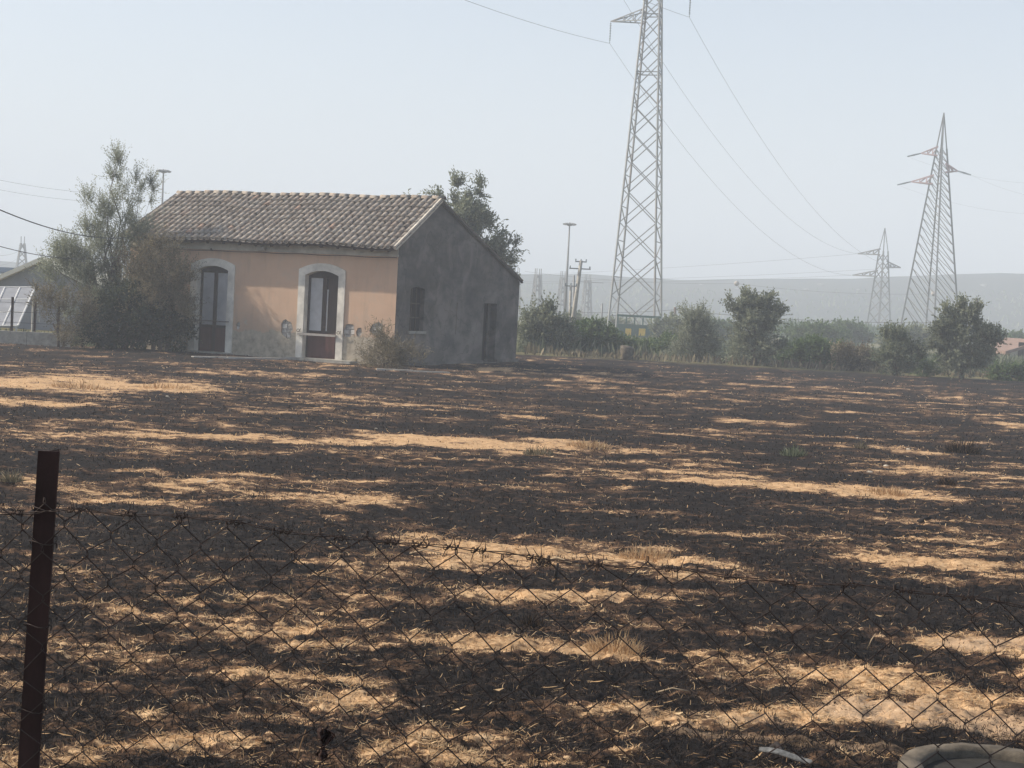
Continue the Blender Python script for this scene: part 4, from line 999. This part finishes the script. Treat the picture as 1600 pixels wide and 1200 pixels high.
tree('bush', 'small yellow-green bush in front of the little red-roofed house', 'bush', 1580, 66,
     [(1566, 588, 14, 10, 1.2), (1602, 590, 20, 9, 1.2), (1450, 575, 20, 14, 1.0)], 800, M['leaf_green'], gb, leaf=(.12, .035), spray=(.4, 8), up=.5, seed=30, dens=.35)
for i, (px, Y, py, rx, rz, mt, l) in enumerate([(1275, 118, 528, 44, 20, 'leaf_green', 'broad green tree crown behind the low bushes right of the rounded tree'), (1330, 135, 522, 30, 15, 'leaf_green', 'far green tree left of the distant pylon'),
        (1050, 110, 520, 26, 18, 'leaf_olive', 'far bush between the tallest pylon and the grey tamarisk bush'), (1425, 120, 530, 40, 16, 'leaf_olive', 'far tree between the two right pylons'), (1120, 130, 520, 26, 14, 'leaf_green', 'far green tree in the gap left of the rounded tree'),
        (1575, 140, 535, 30, 12, 'leaf_green', 'far trees above the little red roof'), (885, 120, 512, 30, 14, 'leaf_olive', 'far pale bush left of the concrete pole'), (960, 140, 512, 26, 8, 'leaf_olive', 'far scrub behind the green rail')]):
    tree('far_tree', l, 'tree', px, Y, [(px, py, rx, rz, 2), (px - rx * .5, py + 4, rx * .7, rz * .8, 1), (px + rx * .5, py + 5, rx * .7, rz * .7, 1)], 900, M[mt], 'trees beyond the field', leaf=(.24, .08), spray=(.6, 7), up=.5, seed=50 + i, dens=.35)
# undergrowth and reeds
def strip(name, x0, x1, py0, py1, Y0, Y1, n, h, mat, lab, seed):
    g = np.random.default_rng(seed); t = g.uniform(0, 1, n); Yv = g.uniform(Y0, Y1, n)
    P = []
    for a, yy in zip(t, Yv):
        p = at(x0 + (x1 - x0) * a, 540, yy); P.append((p.x, yy, 0))
    P = np.array(P); P[:, 2] = height(P[:, 0], P[:, 1])
    hh = h * g.uniform(.4, 1.2, n) * (0.5 + fbm(P[:, 0] * .35, P[:, 1] * .3, 3, seed))
    D = np.stack([g.normal(0, .3, n), g.normal(0, .3, n), np.ones(n)], 1); D /= np.linalg.norm(D, axis=1)[:, None]
    sd = np.stack([np.ones(n), g.normal(0, .4, n), np.zeros(n)], 1) * (np.maximum(.03, Yv * .0006))[:, None]
    V = np.stack([P - sd * .6, P + sd * .6, P + D * (hh * .6)[:, None] + sd, P + D * hh[:, None], P + D * (hh * .6)[:, None] - sd], 1).reshape(-1, 3); b = np.arange(n) * 5
    o = fast_mesh(name, V, np.stack([b, b + 1, b + 2, b + 3, b + 4], 1), mat, face_attrs={'tone': g.uniform(0, 1, n)}); return tag(o, lab, 'undergrowth', kind='stuff')
strip('green_undergrowth', 800, 1750, 0, 0, 70, 100, 14000, .65, M['leaf_olive'], 'tall weeds and undergrowth beyond the burnt field', 5)
strip('dry_grass', 820, 1750, 0, 0, 67, 72, 1500, .4, M['leaf_dry'], 'dry yellow grass fringe at the far edge of the burn', 6)
strip('reed_bed', 1180, 1500, 0, 0, 190, 230, 7000, 2.0, M['leaf_green'], 'green reed bed in front of the hazy hill', 7)
strip('distant_scrub', -400, 2300, 0, 0, 240, 520, 9000, 1.7, M['leaf_olive'], 'distant hazy scrub and hedges on the plain', 8)
strip('weeds', -60, 190, 0, 0, 50.5, 56, 1500, .35, M['leaf_olive'], 'weeds behind the low wall on the left', 9)

# ------------------------------------------------------------------ left yard
wl = at(-160, 530, 50.3); wr = at(112, 530, 49.6)
d_ = (wr - wl); ang = math.atan2(d_.y, d_.x)
lw_ = tag(empty('low_wall', (wl.x, wl.y, 0), ang), 'low grey concrete kerb wall at the left edge of the field', 'wall')
nseg = 4
for i in range(nseg):
    L_ = d_.length / nseg; mb = MB(); mb.box((i * L_ + .006, -.1, -.2), ((i + 1) * L_ - .006, .1, .40 + .01 * (i % 2))); mb.build('wall_block', M['concrete'], lw_)
yf = tag(empty('yard_fence', (wl.x, wl.y + .12, 0), ang), 'rusty thin fence posts with wires on the low left wall', 'fence')
for px, top in ((-60, 466), (20, 464), (57, 466), (95, 470), (135, 480)):
    p = at(px, top, 50); t = (p.x - wl.x) / math.cos(ang); mb = MB(); mb.box((t - .035, .0, 0), (t + .035, .05, p.z)); mb.build('post', M['rust'], yf)
for z_ in (.7, 1.05, 1.35):
    mb = MB(); mb.tube([(0, .02, z_), (d_.length * .5, .02, z_ - .03), (d_.length + .5, .02, z_)], .006, 4); mb.build('wire', M['wire'], yf)
# framed panels
BR, TR = at(28, 509, 55), at(55, 449, 59); BL, TL = at(-90, 509, 55), at(-63, 449, 59)
rk = tag(empty('panel_rack', (BR.x, BR.y, 0)), 'rack of tilted grey glass panels in white tubes behind the low wall', 'panel rack')
def pt(u, v): return BL.lerp(BR, u).lerp(TL.lerp(TR, u), v) - Vector((BR.x, BR.y, 0))
NU, NV = 5, 3
for i in range(NU):
    for j in range(NV):
        q = [pt((i + a) / NU, (j + b) / NV) for a, b in ((.03, .04), (.97, .04), (.97, .96), (.03, .96))]; nn = (q[1] - q[0]).cross(q[3] - q[0]).normalized() * .03
        mesh_pd('glass_panel', q + [x - nn for x in q], [(0, 1, 2, 3), (7, 6, 5, 4), (0, 4, 5, 1), (1, 5, 6, 2), (2, 6, 7, 3), (3, 7, 4, 0)], M['shed_wall'], rk)
for j in range(NV + 1):
    mb = MB(); mb.tube([pt(0, j / NV), pt(1, j / NV)], .035, 6); mb.build('rail', M['white_paint'], rk)
for i in range(NU + 1):
    mb = MB(); mb.tube([pt(i / NU, 0), pt(i / NU, 1)], .035, 6); mb.build('rail', M['white_paint'], rk)
for u in (0.02, .5, .98):
    t_ = pt(u, 1); mb = MB(); mb.tube([(t_.x, t_.y, 0), t_], .04, 6); t0 = pt(u, 0); mb.tube([(t0.x, t0.y, 0), t0], .04, 6); mb.build('support', M['white_paint'], rk)
mb = MB(); mb.tube([pt(1, .9) + Vector((.03 * k * 1.0, 0, -.22 + .3 * math.sin(k * .5) - k * .09)) for k in range(9)], .035, 6); mb.build('bent_tube', M['white_paint'], rk)
# shed
def gable_shed(name, lab, Y, x0, x1, xa_, ye, ya, dep, wallm, roofm, cat='shed', openings=()):
    a, b, c = at(x0, ye, Y), at(x1, ye, Y), at(xa_, ya, Y); zl = min(a.z, b.z)
    r_ = tag(empty(name, ((a.x + b.x) / 2, Y, 0)), lab, cat); ox = (a.x + b.x) / 2; A, B, C_ = a.x - ox, b.x - ox, c.x - ox
    V = [(A, 0, -.5), (B, 0, -.5), (B, 0, zl), (C_, 0, c.z), (A, 0, zl)]; V += [(x, dep, z) for x, _, z in V]
    mesh_pd('wall', V, [(0, 1, 2, 3, 4), (9, 8, 7, 6, 5), (1, 6, 7, 2), (5, 0, 4, 9)], wallm, r_)
    for e, s_ in ((A, -1), (B, 1)):
        hx = e + s_ * .35; hz = zl - .35 * (c.z - zl) / abs(e - C_); 
        V = [(hx, -.35, hz + .01), (C_, -.35, c.z + .01), (C_, dep + .3, c.z + .01), (hx, dep + .3, hz + .01)]; V += [(x, y, z + .2) for x, y, z in V]
        mesh_pd('roof_slope', V, [(3, 2, 1, 0), (4, 5, 6, 7), (0, 1, 5, 4), (2, 3, 7, 6), (3, 0, 4, 7)], roofm, r_)
    for (u0, u1, z0, z1, m_) in openings:
        mb = MB(); mb.box((lerp(A, B, u0), -.06, z0), (lerp(A, B, u1), -.004, z1)); mb.build('window' if z0 > .3 else 'door', m_, r_)
    return r_
gable_shed('metal_shed', 'grey shed with pale sheet roof behind the left tamarisk', 66, -30, 170, 66, 452, 410, 9, M['shed_wall'], M['shed_roof'])
wh = at(-120, 440, 115); w2 = at(30, 421, 115)
r_ = tag(empty('warehouse', (wh.x, 115, 0)), 'low orange warehouse with blue beam at the far left edge', 'building')
mb = MB(); mb.box((-14, 0, -.5), (w2.x - wh.x - 1.0, 14, w2.z - 1.0)); mb.build('wall', M['orange_wall'], r_)
mb = MB(); mb.box((-15, -.8, w2.z - .3), (w2.x - wh.x, 15, w2.z + .1)); mb.build('roof_beam', M['blue_metal'], r_)
for k in range(5): mb = MB(); mb.box((-10 + k * 2.6, -.5, -.3), (-9.8 + k * 2.6, -.3, w2.z - .3)); mb.build('column', M['blue_metal'], r_)
# little house at right
gable_shed('small_house', 'little white house with red tiled roof at the right edge', 100, 1577, 1680, 1628, 551, 536, 7, M['far_wall'], M['far_roof'], 'house', ((.13, .22, .2, 1.5, M['dark_wood']), (.3, .4, .8, 1.5, M['dark_wood'])))
# far village houses on the hill
g = random.Random(4)
spots = [(1101, 473, 2.2, 'above the rounded tree, lowest of the hill houses'), (1095, 446, 3, 'near the hilltop above the grey tamarisk bush'), (1150, 452, 1.6, 'just below the left marker ball'), (1285, 446, 2, 'near the hilltop, brightest left of the distant pylon'),
 (1262, 453, 2.2, 'slightly lower than its brighter neighbour'), (1210, 457, 1.6, 'halfway between the marker ball and the distant pylon'), (1340, 454, 2.4, 'just left of the distant pylon'), (1420, 449, 1.6, 'between the two right-hand pylons'), (1540, 447, 2.2, 'near the hilltop right of the tall pylon'), (1570, 458, 2.2, 'at the right edge of the photo')]
hh0 = None
for i, (px, py, w, hl_) in enumerate(spots):
    # march the view ray into the hill
    d = ray(px, py); best = None
    ts = np.linspace(400, 625, 400); xs = d.x / d.y * ts; zs = EYE + d.z / d.y * ts; hs = height(xs, ts); k = np.argmax(hs >= zs)
    if hs[k] < zs[k]: continue
    x, y, z = xs[k], ts[k], hs[k]; s = y / F; r_ = tag(empty('hill_house', (x, y, z), g.uniform(-.5, .5)), 'tiny pale house on the hazy hillside ' + hl_, 'house', 'houses on the hillside')
    ww, dd, zz = w * s * .8, 2.5, 1.6 * s * g.uniform(.5, .9)
    mb = MB(); mb.box((-ww, 0, -2.5), (ww, dd, zz)); mb.build('wall', M['hill_wall'], r_)
    mb = MB(); mb.add([(-ww - .3, -.3, zz + .02), (ww + .3, -.3, zz + .02), (ww + .3, dd + .3, zz + .02), (-ww - .3, dd + .3, zz + .02), (-ww * .6, dd / 2, zz + .35), (ww * .6, dd / 2, zz + .35)], [(3, 2, 1, 0), (0, 1, 5, 4), (2, 3, 4, 5), (1, 2, 5), (3, 0, 4)]); mb.build('roof', M['hill_wall'], r_)
# green rail enclosure with yellow signs at the big pylon
a, b = at(966, 492, 128), at(1031, 496, 128)
r_ = tag(empty('green_enclosure', (a.x, a.y, 0)), 'dark green steel enclosure with yellow signs under the tallest pylon', 'enclosure'); Lx = b.x - a.x; zt_ = a.z
mb = MB(); mb.box((-.1, -.06, zt_ - .12), (Lx + .1, .06, zt_ + .06)); mb.build('top_rail', M['green_metal'], r_)
for k in range(6): mb = MB(); mb.box((Lx * k / 5 - .05, -.05, -.2), (Lx * k / 5 + .05, .05, zt_ - .13)); mb.build('post', M['green_metal'], r_)
zs_ = at(1003, 517, 128).z
mb = MB(); mb.box((0, .06, zs_ - .1), (Lx, .12, zs_)); mb.build('middle_rail', M['green_metal'], r_)
mb = MB(); mb.box((.05, .14, .1), (Lx - .05, .18, zs_ + .5)); mb.build('panel', M['green_metal'], r_)
for px in (981.5, 1003):
    c = at(px, 519, 128); w = .24 if px < 1000 else .27; mb = MB(); mb.box((c.x - a.x - w, -.12, c.z - .3), (c.x - a.x + w, -.07, c.z + .3)); mb.build('yellow_sign', M['yellow'], r_)
# concrete block
c = gnd(979, 562); mb = MB(); g = random.Random(9)
prof = [(.25, 0), (.27, .15), (.30, .4), (.31, .52), (.27, .60), (.12, .63), (0, .64)]; mb.lathe([(r_ * 1.0, z) for r_, z in prof], 14)
mb.V = [(x * (1 + .12 * mnoise.noise(Vector((x * 3, y * 3, z * 3)))), y * (1 + .1 * mnoise.noise(Vector((x * 4 + 5, y * 3, z * 3)))), z - (x * .15)) for x, y, z in mb.V]
o = mb.build('concrete_block', M['ring'], None, True, (c.x, c.y, -.02)); tag(o, 'worn round concrete stump standing at the far field edge', 'stump')

# slabs and kerb stones in front of the house
for x0, y0, x1, y1, w, l in ((300, 559, 502, 563, .14, 'long pale kerb slab lying in front of the left door'), (588, 579, 703, 584, .13, 'long pale kerb slab lying in front of the brown bush')):
    a, b = gnd(x0, y0), gnd(x1, y1); d = b - a; r_ = tag(empty('kerb_slab', a, math.atan2(d.y, d.x)), l, 'kerb', 'kerb slabs before the house'); k = max(2, int(d.length / 1.1)); g = random.Random(x0)
    for i in range(k):
        L_ = d.length / k; mb = MB(); mb.box((i * L_ + .01, -w / 2 + g.uniform(-.02, .02), -.1), ((i + 1) * L_ - .01, w / 2, .055 + g.uniform(-.012, .012))); mb.build('slab', M['paving'], r_)

# ------------------------------------------------------------------ litter and tufts in the field
g = random.Random(21)
def stone(px, py, s, mat, lab, cat, group, name, flat=.6):
    c = gnd(px, py); mb = MB(); mb.lathe([(0, -.3), (.8, -.25), (1, .1), (.75, .5), (.3, .75), (0, .8)], 8)
    o_ = g.uniform(0, 50); mb.V = [tuple(Vector((x, y * .8, z * flat)) * s * (1 + .45 * mnoise.noise(Vector((x + o_, y, z))))) for x, y, z in mb.V]
    o = mb.build(name, mat, None, False, (c.x, c.y, gz(c.x, c.y))); o.rotation_euler = (g.uniform(-.3, .3), g.uniform(-.3, .3), g.uniform(0, 6)); tag(o, lab, cat, group)
for px, py, l in [(1048, 668, 'left of the surviving green tuft'), (1384, 728, 'large, above the right bright straw band'), (1472, 668, 'pale, above the wide charred tuft'), (1340, 682, 'between the green tuft and the wide charred tuft'), (1360, 738, 'just above the bright straw band'), (588, 669, 'white, above the long bright straw band'),
 (1542, 596, 'under the wide grey-green tree'), (710, 580, 'at the right end of the kerb slab'), (1419, 702, 'left of the wide charred tuft'), (262, 622, 'below the upper left straw patch'), (560, 1028, 'in the foreground straw left of centre'), (1057, 1076, 'beside the curved pale stalk'), (662, 1112, 'right of the crumpled leaf scrap'), (692, 1112, 'tiny yellowish, in the foreground middle'), (205, 1010, 'behind the mesh near the rusty post'), (330, 755, 'right of the rusty post top'), (1568, 745, 'near the right edge of the field')]:
    stone(px, py, g.uniform(.028, .05) * (1 if py < 800 else .3), M['white_stone'], 'small pale stone ' + l, 'stone', 'pale stones on the burnt field', 'pale_stone')
tuft('green_tuft', 1240, 712, 52, 20, M['leaf_olive'], 'surviving green-yellow grass tuft in the burnt right half of the field', 260, 'surviving grass tufts')
tuft('green_tuft', 18, 755, 44, 24, M['leaf_dry'], 'yellow grass tuft at the left edge behind the rusty post', 220, 'surviving grass tufts')
tuft('green_tuft', 840, 712, 60, 18, M['leaf_dry'], 'dry grass tuft at the end of the long straw band', 220, 'surviving grass tufts')
tuft('green_tuft', 1345, 700, 30, 14, M['leaf_dry'], 'small dry tuft right of the green tuft', 100, 'surviving grass tufts')
tuft('charred_tuft', 1505, 705, 70, 26, M['char_blade'], 'wide charred black tuft near the right edge', 300, 'charred tufts')
tuft('charred_tuft', 1478, 760, 34, 18, M['char_blade'], 'spiky charred tuft below the wide black tuft', 140, 'charred tufts')
tuft('charred_tuft', 850, 885, 24, 26, M['char_blade'], 'charred tuft beside the thin pale twigs at mid field', 120, 'charred tufts')
tuft('charred_tuft', 1178, 1112, 22, 16, M['char_blade'], 'small charred tuft on the pale bare soil', 90, 'charred tufts')
tuft('charred_tuft', 830, 975, 50, 30, M['char_blade'], 'charred tuft with stiff stalks behind the wire mesh', 160, 'charred tufts')
tuft('straw_tuft', 1010, 870, 110, 26, M['straw_blade'], 'standing straw tuft on the bright unburnt patch', 420, 'standing straw tufts')
tuft('straw_tuft', 1385, 772, 90, 16, M['straw_blade'], 'standing straw at the right end of the bright band', 300, 'standing straw tufts')
tuft('straw_tuft', 120, 605, 120, 14, M['straw_blade'], 'standing straw on the upper left tan patch', 260, 'standing straw tufts')
tuft('straw_tuft', 260, 608, 110, 13, M['straw_blade'], 'standing straw at the right end of the upper left patch', 220, 'standing straw tufts')
tuft('straw_tuft', 920, 700, 90, 18, M['straw_blade'], 'standing straw at the right end of the long bright band', 260, 'standing straw tufts')
tuft('straw_tuft', 960, 1015, 120, 34, M['straw_blade'], 'straw tuft behind the mesh in the foreground middle', 300, 'standing straw tufts')
# twigs
for k, (x0, y0, x1, y1, m_, r0, l) in enumerate([(835, 880, 905, 895, 'straw_dull', .009, 'pale thin twig arching over the char at mid field'), (868, 902, 872, 880, 'charwood', .018, 'short black twig sticking up at mid field'), (1205, 1160, 1222, 1182, 'charwood', .018, 'charred stub of wood stuck in the foreground soil'),
        (1025, 1085, 1075, 1090, 'straw_dull', .005, 'curved pale stalk lying in the foreground'), (462, 1198, 478, 1140, 'straw_blade', .004, 'dry bent stem rising at the bottom of the fence'), (1355, 1012, 1368, 990, 'straw_dull', .004, 'thin pale stalk standing right of the centre'), (1435, 812, 1455, 809, 'charwood', .03, 'black burnt stick lying on the right side'), (640, 866, 690, 872, 'straw_dull', .006, 'pale stalk lying at the left end of the straw patch')]):
    a, b = gnd(x0, y0), gnd(x1, y1)
    if abs(x1 - x0) < 25: b = at(x1, y1, a.y) if y1 < y0 else b; 
    if b.z < .02: b = Vector((b.x, b.y, gz(b.x, b.y) + .03))
    a.z = gz(a.x, a.y); mb = MB(); mid = a.lerp(b, .5) + Vector((0, 0, (b - a).length * .12)); mb.tube([(0, 0, 0), mid - a, b - a], [r0, r0 * .8, r0 * .5], 5)
    tag(mb.build('twig', M[m_], None, True, a), l, 'twig', 'loose twigs and stalks')
# pale broken plastic strip
a = gnd(1185, 1186); V = []; n = 9
for i in range(n):
    t = i / (n - 1); p = a.lerp(gnd(1268, 1204), t); w = .016 * math.sin(math.pi * (t * .8 + .1))
    for s_ in (-1, 1):
        for zz in (0.02, .026): V.append((p.x - a.x + s_ * w * .2, p.y - a.y + s_ * w, zz + .008 * math.sin(t * 5) + (s_ > 0) * .012))
Fc = []
for i in range(n - 1):
    b = i * 4; Fc += [(b, b + 2, b + 6, b + 4), (b + 1, b + 5, b + 7, b + 3), (b, b + 4, b + 5, b + 1), (b + 2, b + 3, b + 7, b + 6)]
tag(mesh_pd('plastic_strip', V, Fc, M['plastic'], None, False, (a.x, a.y, gz(a.x, a.y) + .01)), 'pale broken plastic strip lying at the bottom edge', 'plastic scrap')
# concrete ring at bottom right
zr = 0.30; c = gnd(1568, 1206, zr); mb = MB()
Ro, Ri = .40, .30
mb.lathe([(Ro + .01, -.45), (Ro, -.02), (Ro - .012, 0.0), (Ri + .012, .002), (Ri, -.015), (Ri, -.4)], 48); mb.V = [(x * (1 + .018 * mnoise.noise(Vector((x * 9, y * 9, z * 4)))), y * (1 + .018 * mnoise.noise(Vector((x * 9 + 3, y * 9, z * 4)))), z + .010 * mnoise.noise(Vector((x * 12, y * 12, 2)))) for x, y, z in mb.V]; ring = mb.build('concrete_ring', M['ring'], None, True, (c.x, c.y, zr)); 
tag(ring, 'round grey concrete well ring half out of view at bottom right', 'well ring')
mb = MB(); mb.lathe([(Ri + .004, -.035), (.15, -.03), (0, -.028)], 32); mb.build('lid', M['concrete_dark'], ring)

# ------------------------------------------------------------------ chain-link fence in front
PA, PB = at(72, 800, 2.30), at(1600, 950, 2.12)
PA.z = PB.z = 0; fd = (PB - PA); FL = fd.length; fd.normalize(); fn = Vector((fd.y, -fd.x, 0))      # towards the camera
fence = tag(empty('chain_link_fence', (PA.x, PA.y, 0), math.atan2(fd.y, fd.x)), 'rusty chain-link fence with barbed top strand across the foreground', 'fence')
FMi = (Matrix.Translation((PA.x, PA.y, 0)) @ Matrix.Rotation(math.atan2(fd.y, fd.x), 4, 'Z')).inverted()
def fp(px, py): q = FMi @ onplane(px, py, PA, fn); return q.x, q.z
tops = [(-60, 803), (0, 801), (60, 800), (117, 797), (201, 803), (282, 806), (366, 816), (445, 830), (529, 840), (623, 848), (705, 855), (800, 866), (900, 880), (1000, 886), (1052, 889), (1144, 901), (1234, 911), (1329, 914), (1418, 922), (1515, 934), (1600, 948), (1680, 958)]
tp = [fp(*t) for t in tops]; tx = [t[0] for t in tp]; tz = [t[1] for t in tp]
def topz(s): return float(np.interp(s, tx, tz))
p_ = 0.0695; q_ = 0.074; s0 = tx[0] - .35; nw = int((tx[-1] + .5 - s0) / (p_ / 2)); 
def warp(s, z):
    ds = .010 * mnoise.noise(Vector((s * 3, z * 3, 1.3))) + .006 * mnoise.noise(Vector((s * 9, z * 9, 4.1))); dz = .010 * mnoise.noise(Vector((s * 3, z * 3, 7.7))) + .005 * mnoise.noise(Vector((s * 10, z * 8, 9.1))); dy = .02 * mnoise.noise(Vector((s * 1.7, z * 1.7, 3.1)))
    return ds, dy, dz
def mesh_top(s):      # the mesh hangs a little slack from the strand
    return topz(s) + .014 - .014 * abs(math.sin(s * 7))
for i in range(nw):
    pts = []; j = 0
    while True:
        col = i + ((i + j) % 2); s = s0 + col * p_ / 2; z = mesh_top(s) - j * q_ / 2 - .05 * (s * .06)
        if z < .04: break
        ds, dy, dz = warp(s, z); sgn = 1 if (i + j) % 2 else -1
        for k in (-1, 1):
            pts.append((s + ds + sgn * .0012, dy + k * .0018 * (1 if i % 2 else -1), z + dz - k * .0035))
        j += 1
    mb = MB(); mb.tube(pts, .00098, 5, False)
    # twisted tail over the top
    mb.build('mesh_wire', M['wire'], fence)
# barbed strand
for ph in (0, math.pi):
    pts = []; s = tx[0] - .3
    while s < tx[-1] + .3:
        q = s / .045 * 2 * math.pi * .5 + ph; zz = topz(s) + .004 * mnoise.noise(Vector((s * 12, 0, 0))); pts.append((s, .0013 * math.cos(q), zz + .0016 * math.sin(q))); s += .006
    mb = MB(); mb.tube(pts, .00075, 5); mb.build('strand_wire', M['wire'], fence)
g = random.Random(12)
for px, py in [(117, 797), (201, 806), (282, 808), (366, 819), (445, 832), (529, 842), (612, 848), (660, 852), (705, 857), (748, 860), (835, 873), (930, 884), (1052, 889), (1144, 901), (1234, 911), (1329, 914), (1418, 922), (1515, 934), (25, 802)]:
    s, _ = fp(px, py); z = topz(s); mb = MB()
    for w in (0, 1):
        o_ = s + (w - .5) * .012; pts = [(o_ + .0035 * math.cos(q * .9) + q * .0007 - .004, .0042 * math.cos(q * 1.05), z + .0042 * math.sin(q * 1.05)) for q in range(13)]
        q0 = Vector(pts[0]); q1 = Vector(pts[-1])
        e0 = q0 + Vector((g.uniform(-.010, .004), g.uniform(-.008, .008), g.choice((-1, 1)) * g.uniform(.011, .019))); e1 = q1 + Vector((g.uniform(-.004, .010), g.uniform(-.008, .008), g.choice((-1, 1)) * g.uniform(.011, .020)))
        mb.tube([e0] + pts + [e1], [.0004] + [.0008] * len(pts) + [.0004], 4)
    mb.build('barb', M['wire'], fence)
# post: T-section, slightly leaning
sa, za = fp(72, 706); sb, zb = fp(40, 1200); k = (sa - sb) / (za - zb); sbot = sa - k * (za + .3)
mb = MB(); wv = .0165
def pq(dx, dy, z): return (sa + k * (z - za) + dx, .008 + dy, z)
for x0, x1, y0, y1 in ((-wv, wv, 0, .004), (-.002, .002, .0042, .034)):
    V = [pq(x0, y0, -.3), pq(x1, y0, -.3), pq(x1, y1, -.3), pq(x0, y1, -.3)] + [pq(x0, y0, za), pq(x1, y0, za + .001), pq(x1, y1, za + .001), pq(x0, y1, za)]
    mb.add(V, [(0, 3, 2, 1), (4, 5, 6, 7), (0, 1, 5, 4), (1, 2, 6, 5), (2, 3, 7, 6), (3, 0, 4, 7)])
mb.build('post', M['rust'], fence)
for py in (803, 856, 986, 1120):
    s, z = fp(60, py); s = sa + k * (z - za); mb = MB()
    pts = [(s + .021 * math.cos(q), .012 + .016 * math.sin(q), z + .0016 * q + .004 * math.sin(q * 2)) for q in np.linspace(0, 2 * math.pi * 1.2, 16)]
    mb.tube(pts, .001, 4); mb.build('tie_wire', M['wire'], fence)
# charred leaf scrap caught in the mesh
s, z = fp(507, 1160); V = []; Fc = []; n, m = 6, 8; g = random.Random(2)
for j in range(m + 1):
    t = j / m; w = .0135 * (.55 + .45 * math.sin(t * 7 + .5)) * (1 if .05 < t < .95 else .5)
    for i in range(n + 1):
        u = i / n * 2 - 1; V.append(((u * w + .004 * math.sin(t * 6)), -.006 + .007 * math.sin(u * 4 + t * 5) + g.uniform(-.001, .001), (.5 - t) * .046 + g.uniform(-.0015, .0015)))
for j in range(m):
    for i in range(n): b = j * (n + 1) + i; Fc.append((b, b + 1, b + n + 2, b + n + 1))
o = mesh_pd('charred_leaf', V, Fc, M['char'], None, False); wp = FMi.inverted() @ Vector((s, 0, z)); o.location = wp
md = o.modifiers.new('thick', 'SOLIDIFY'); md.thickness = .0012; tag(o, 'crumpled rust-brown leaf scrap caught in the wire mesh near the bottom', 'leaf scrap')

# ------------------------------------------------------------------ haze
HZ = 0.0022
mb = MB(); mb.box((-1500, -60, -2.0), (1500, 2400, 118)); hz = mb.build('haze')
hm = bpy.data.materials.new('haze_air'); hm.use_nodes = True; n_ = hm.node_tree; n_.nodes.clear()
ho = n_.nodes.new('ShaderNodeOutputMaterial'); pv = n_.nodes.new('ShaderNodeVolumePrincipled'); pv.inputs['Color'].default_value = (.81, .88, .965, 1); pv.inputs['Density'].default_value = HZ; pv.inputs['Anisotropy'].default_value = 0.0
n_.links.new(pv.outputs[0], ho.inputs['Volume']); hz.data.materials.append(hm); tag(hz, 'thin pale smoke haze hanging over the field and plain', kind='stuff')
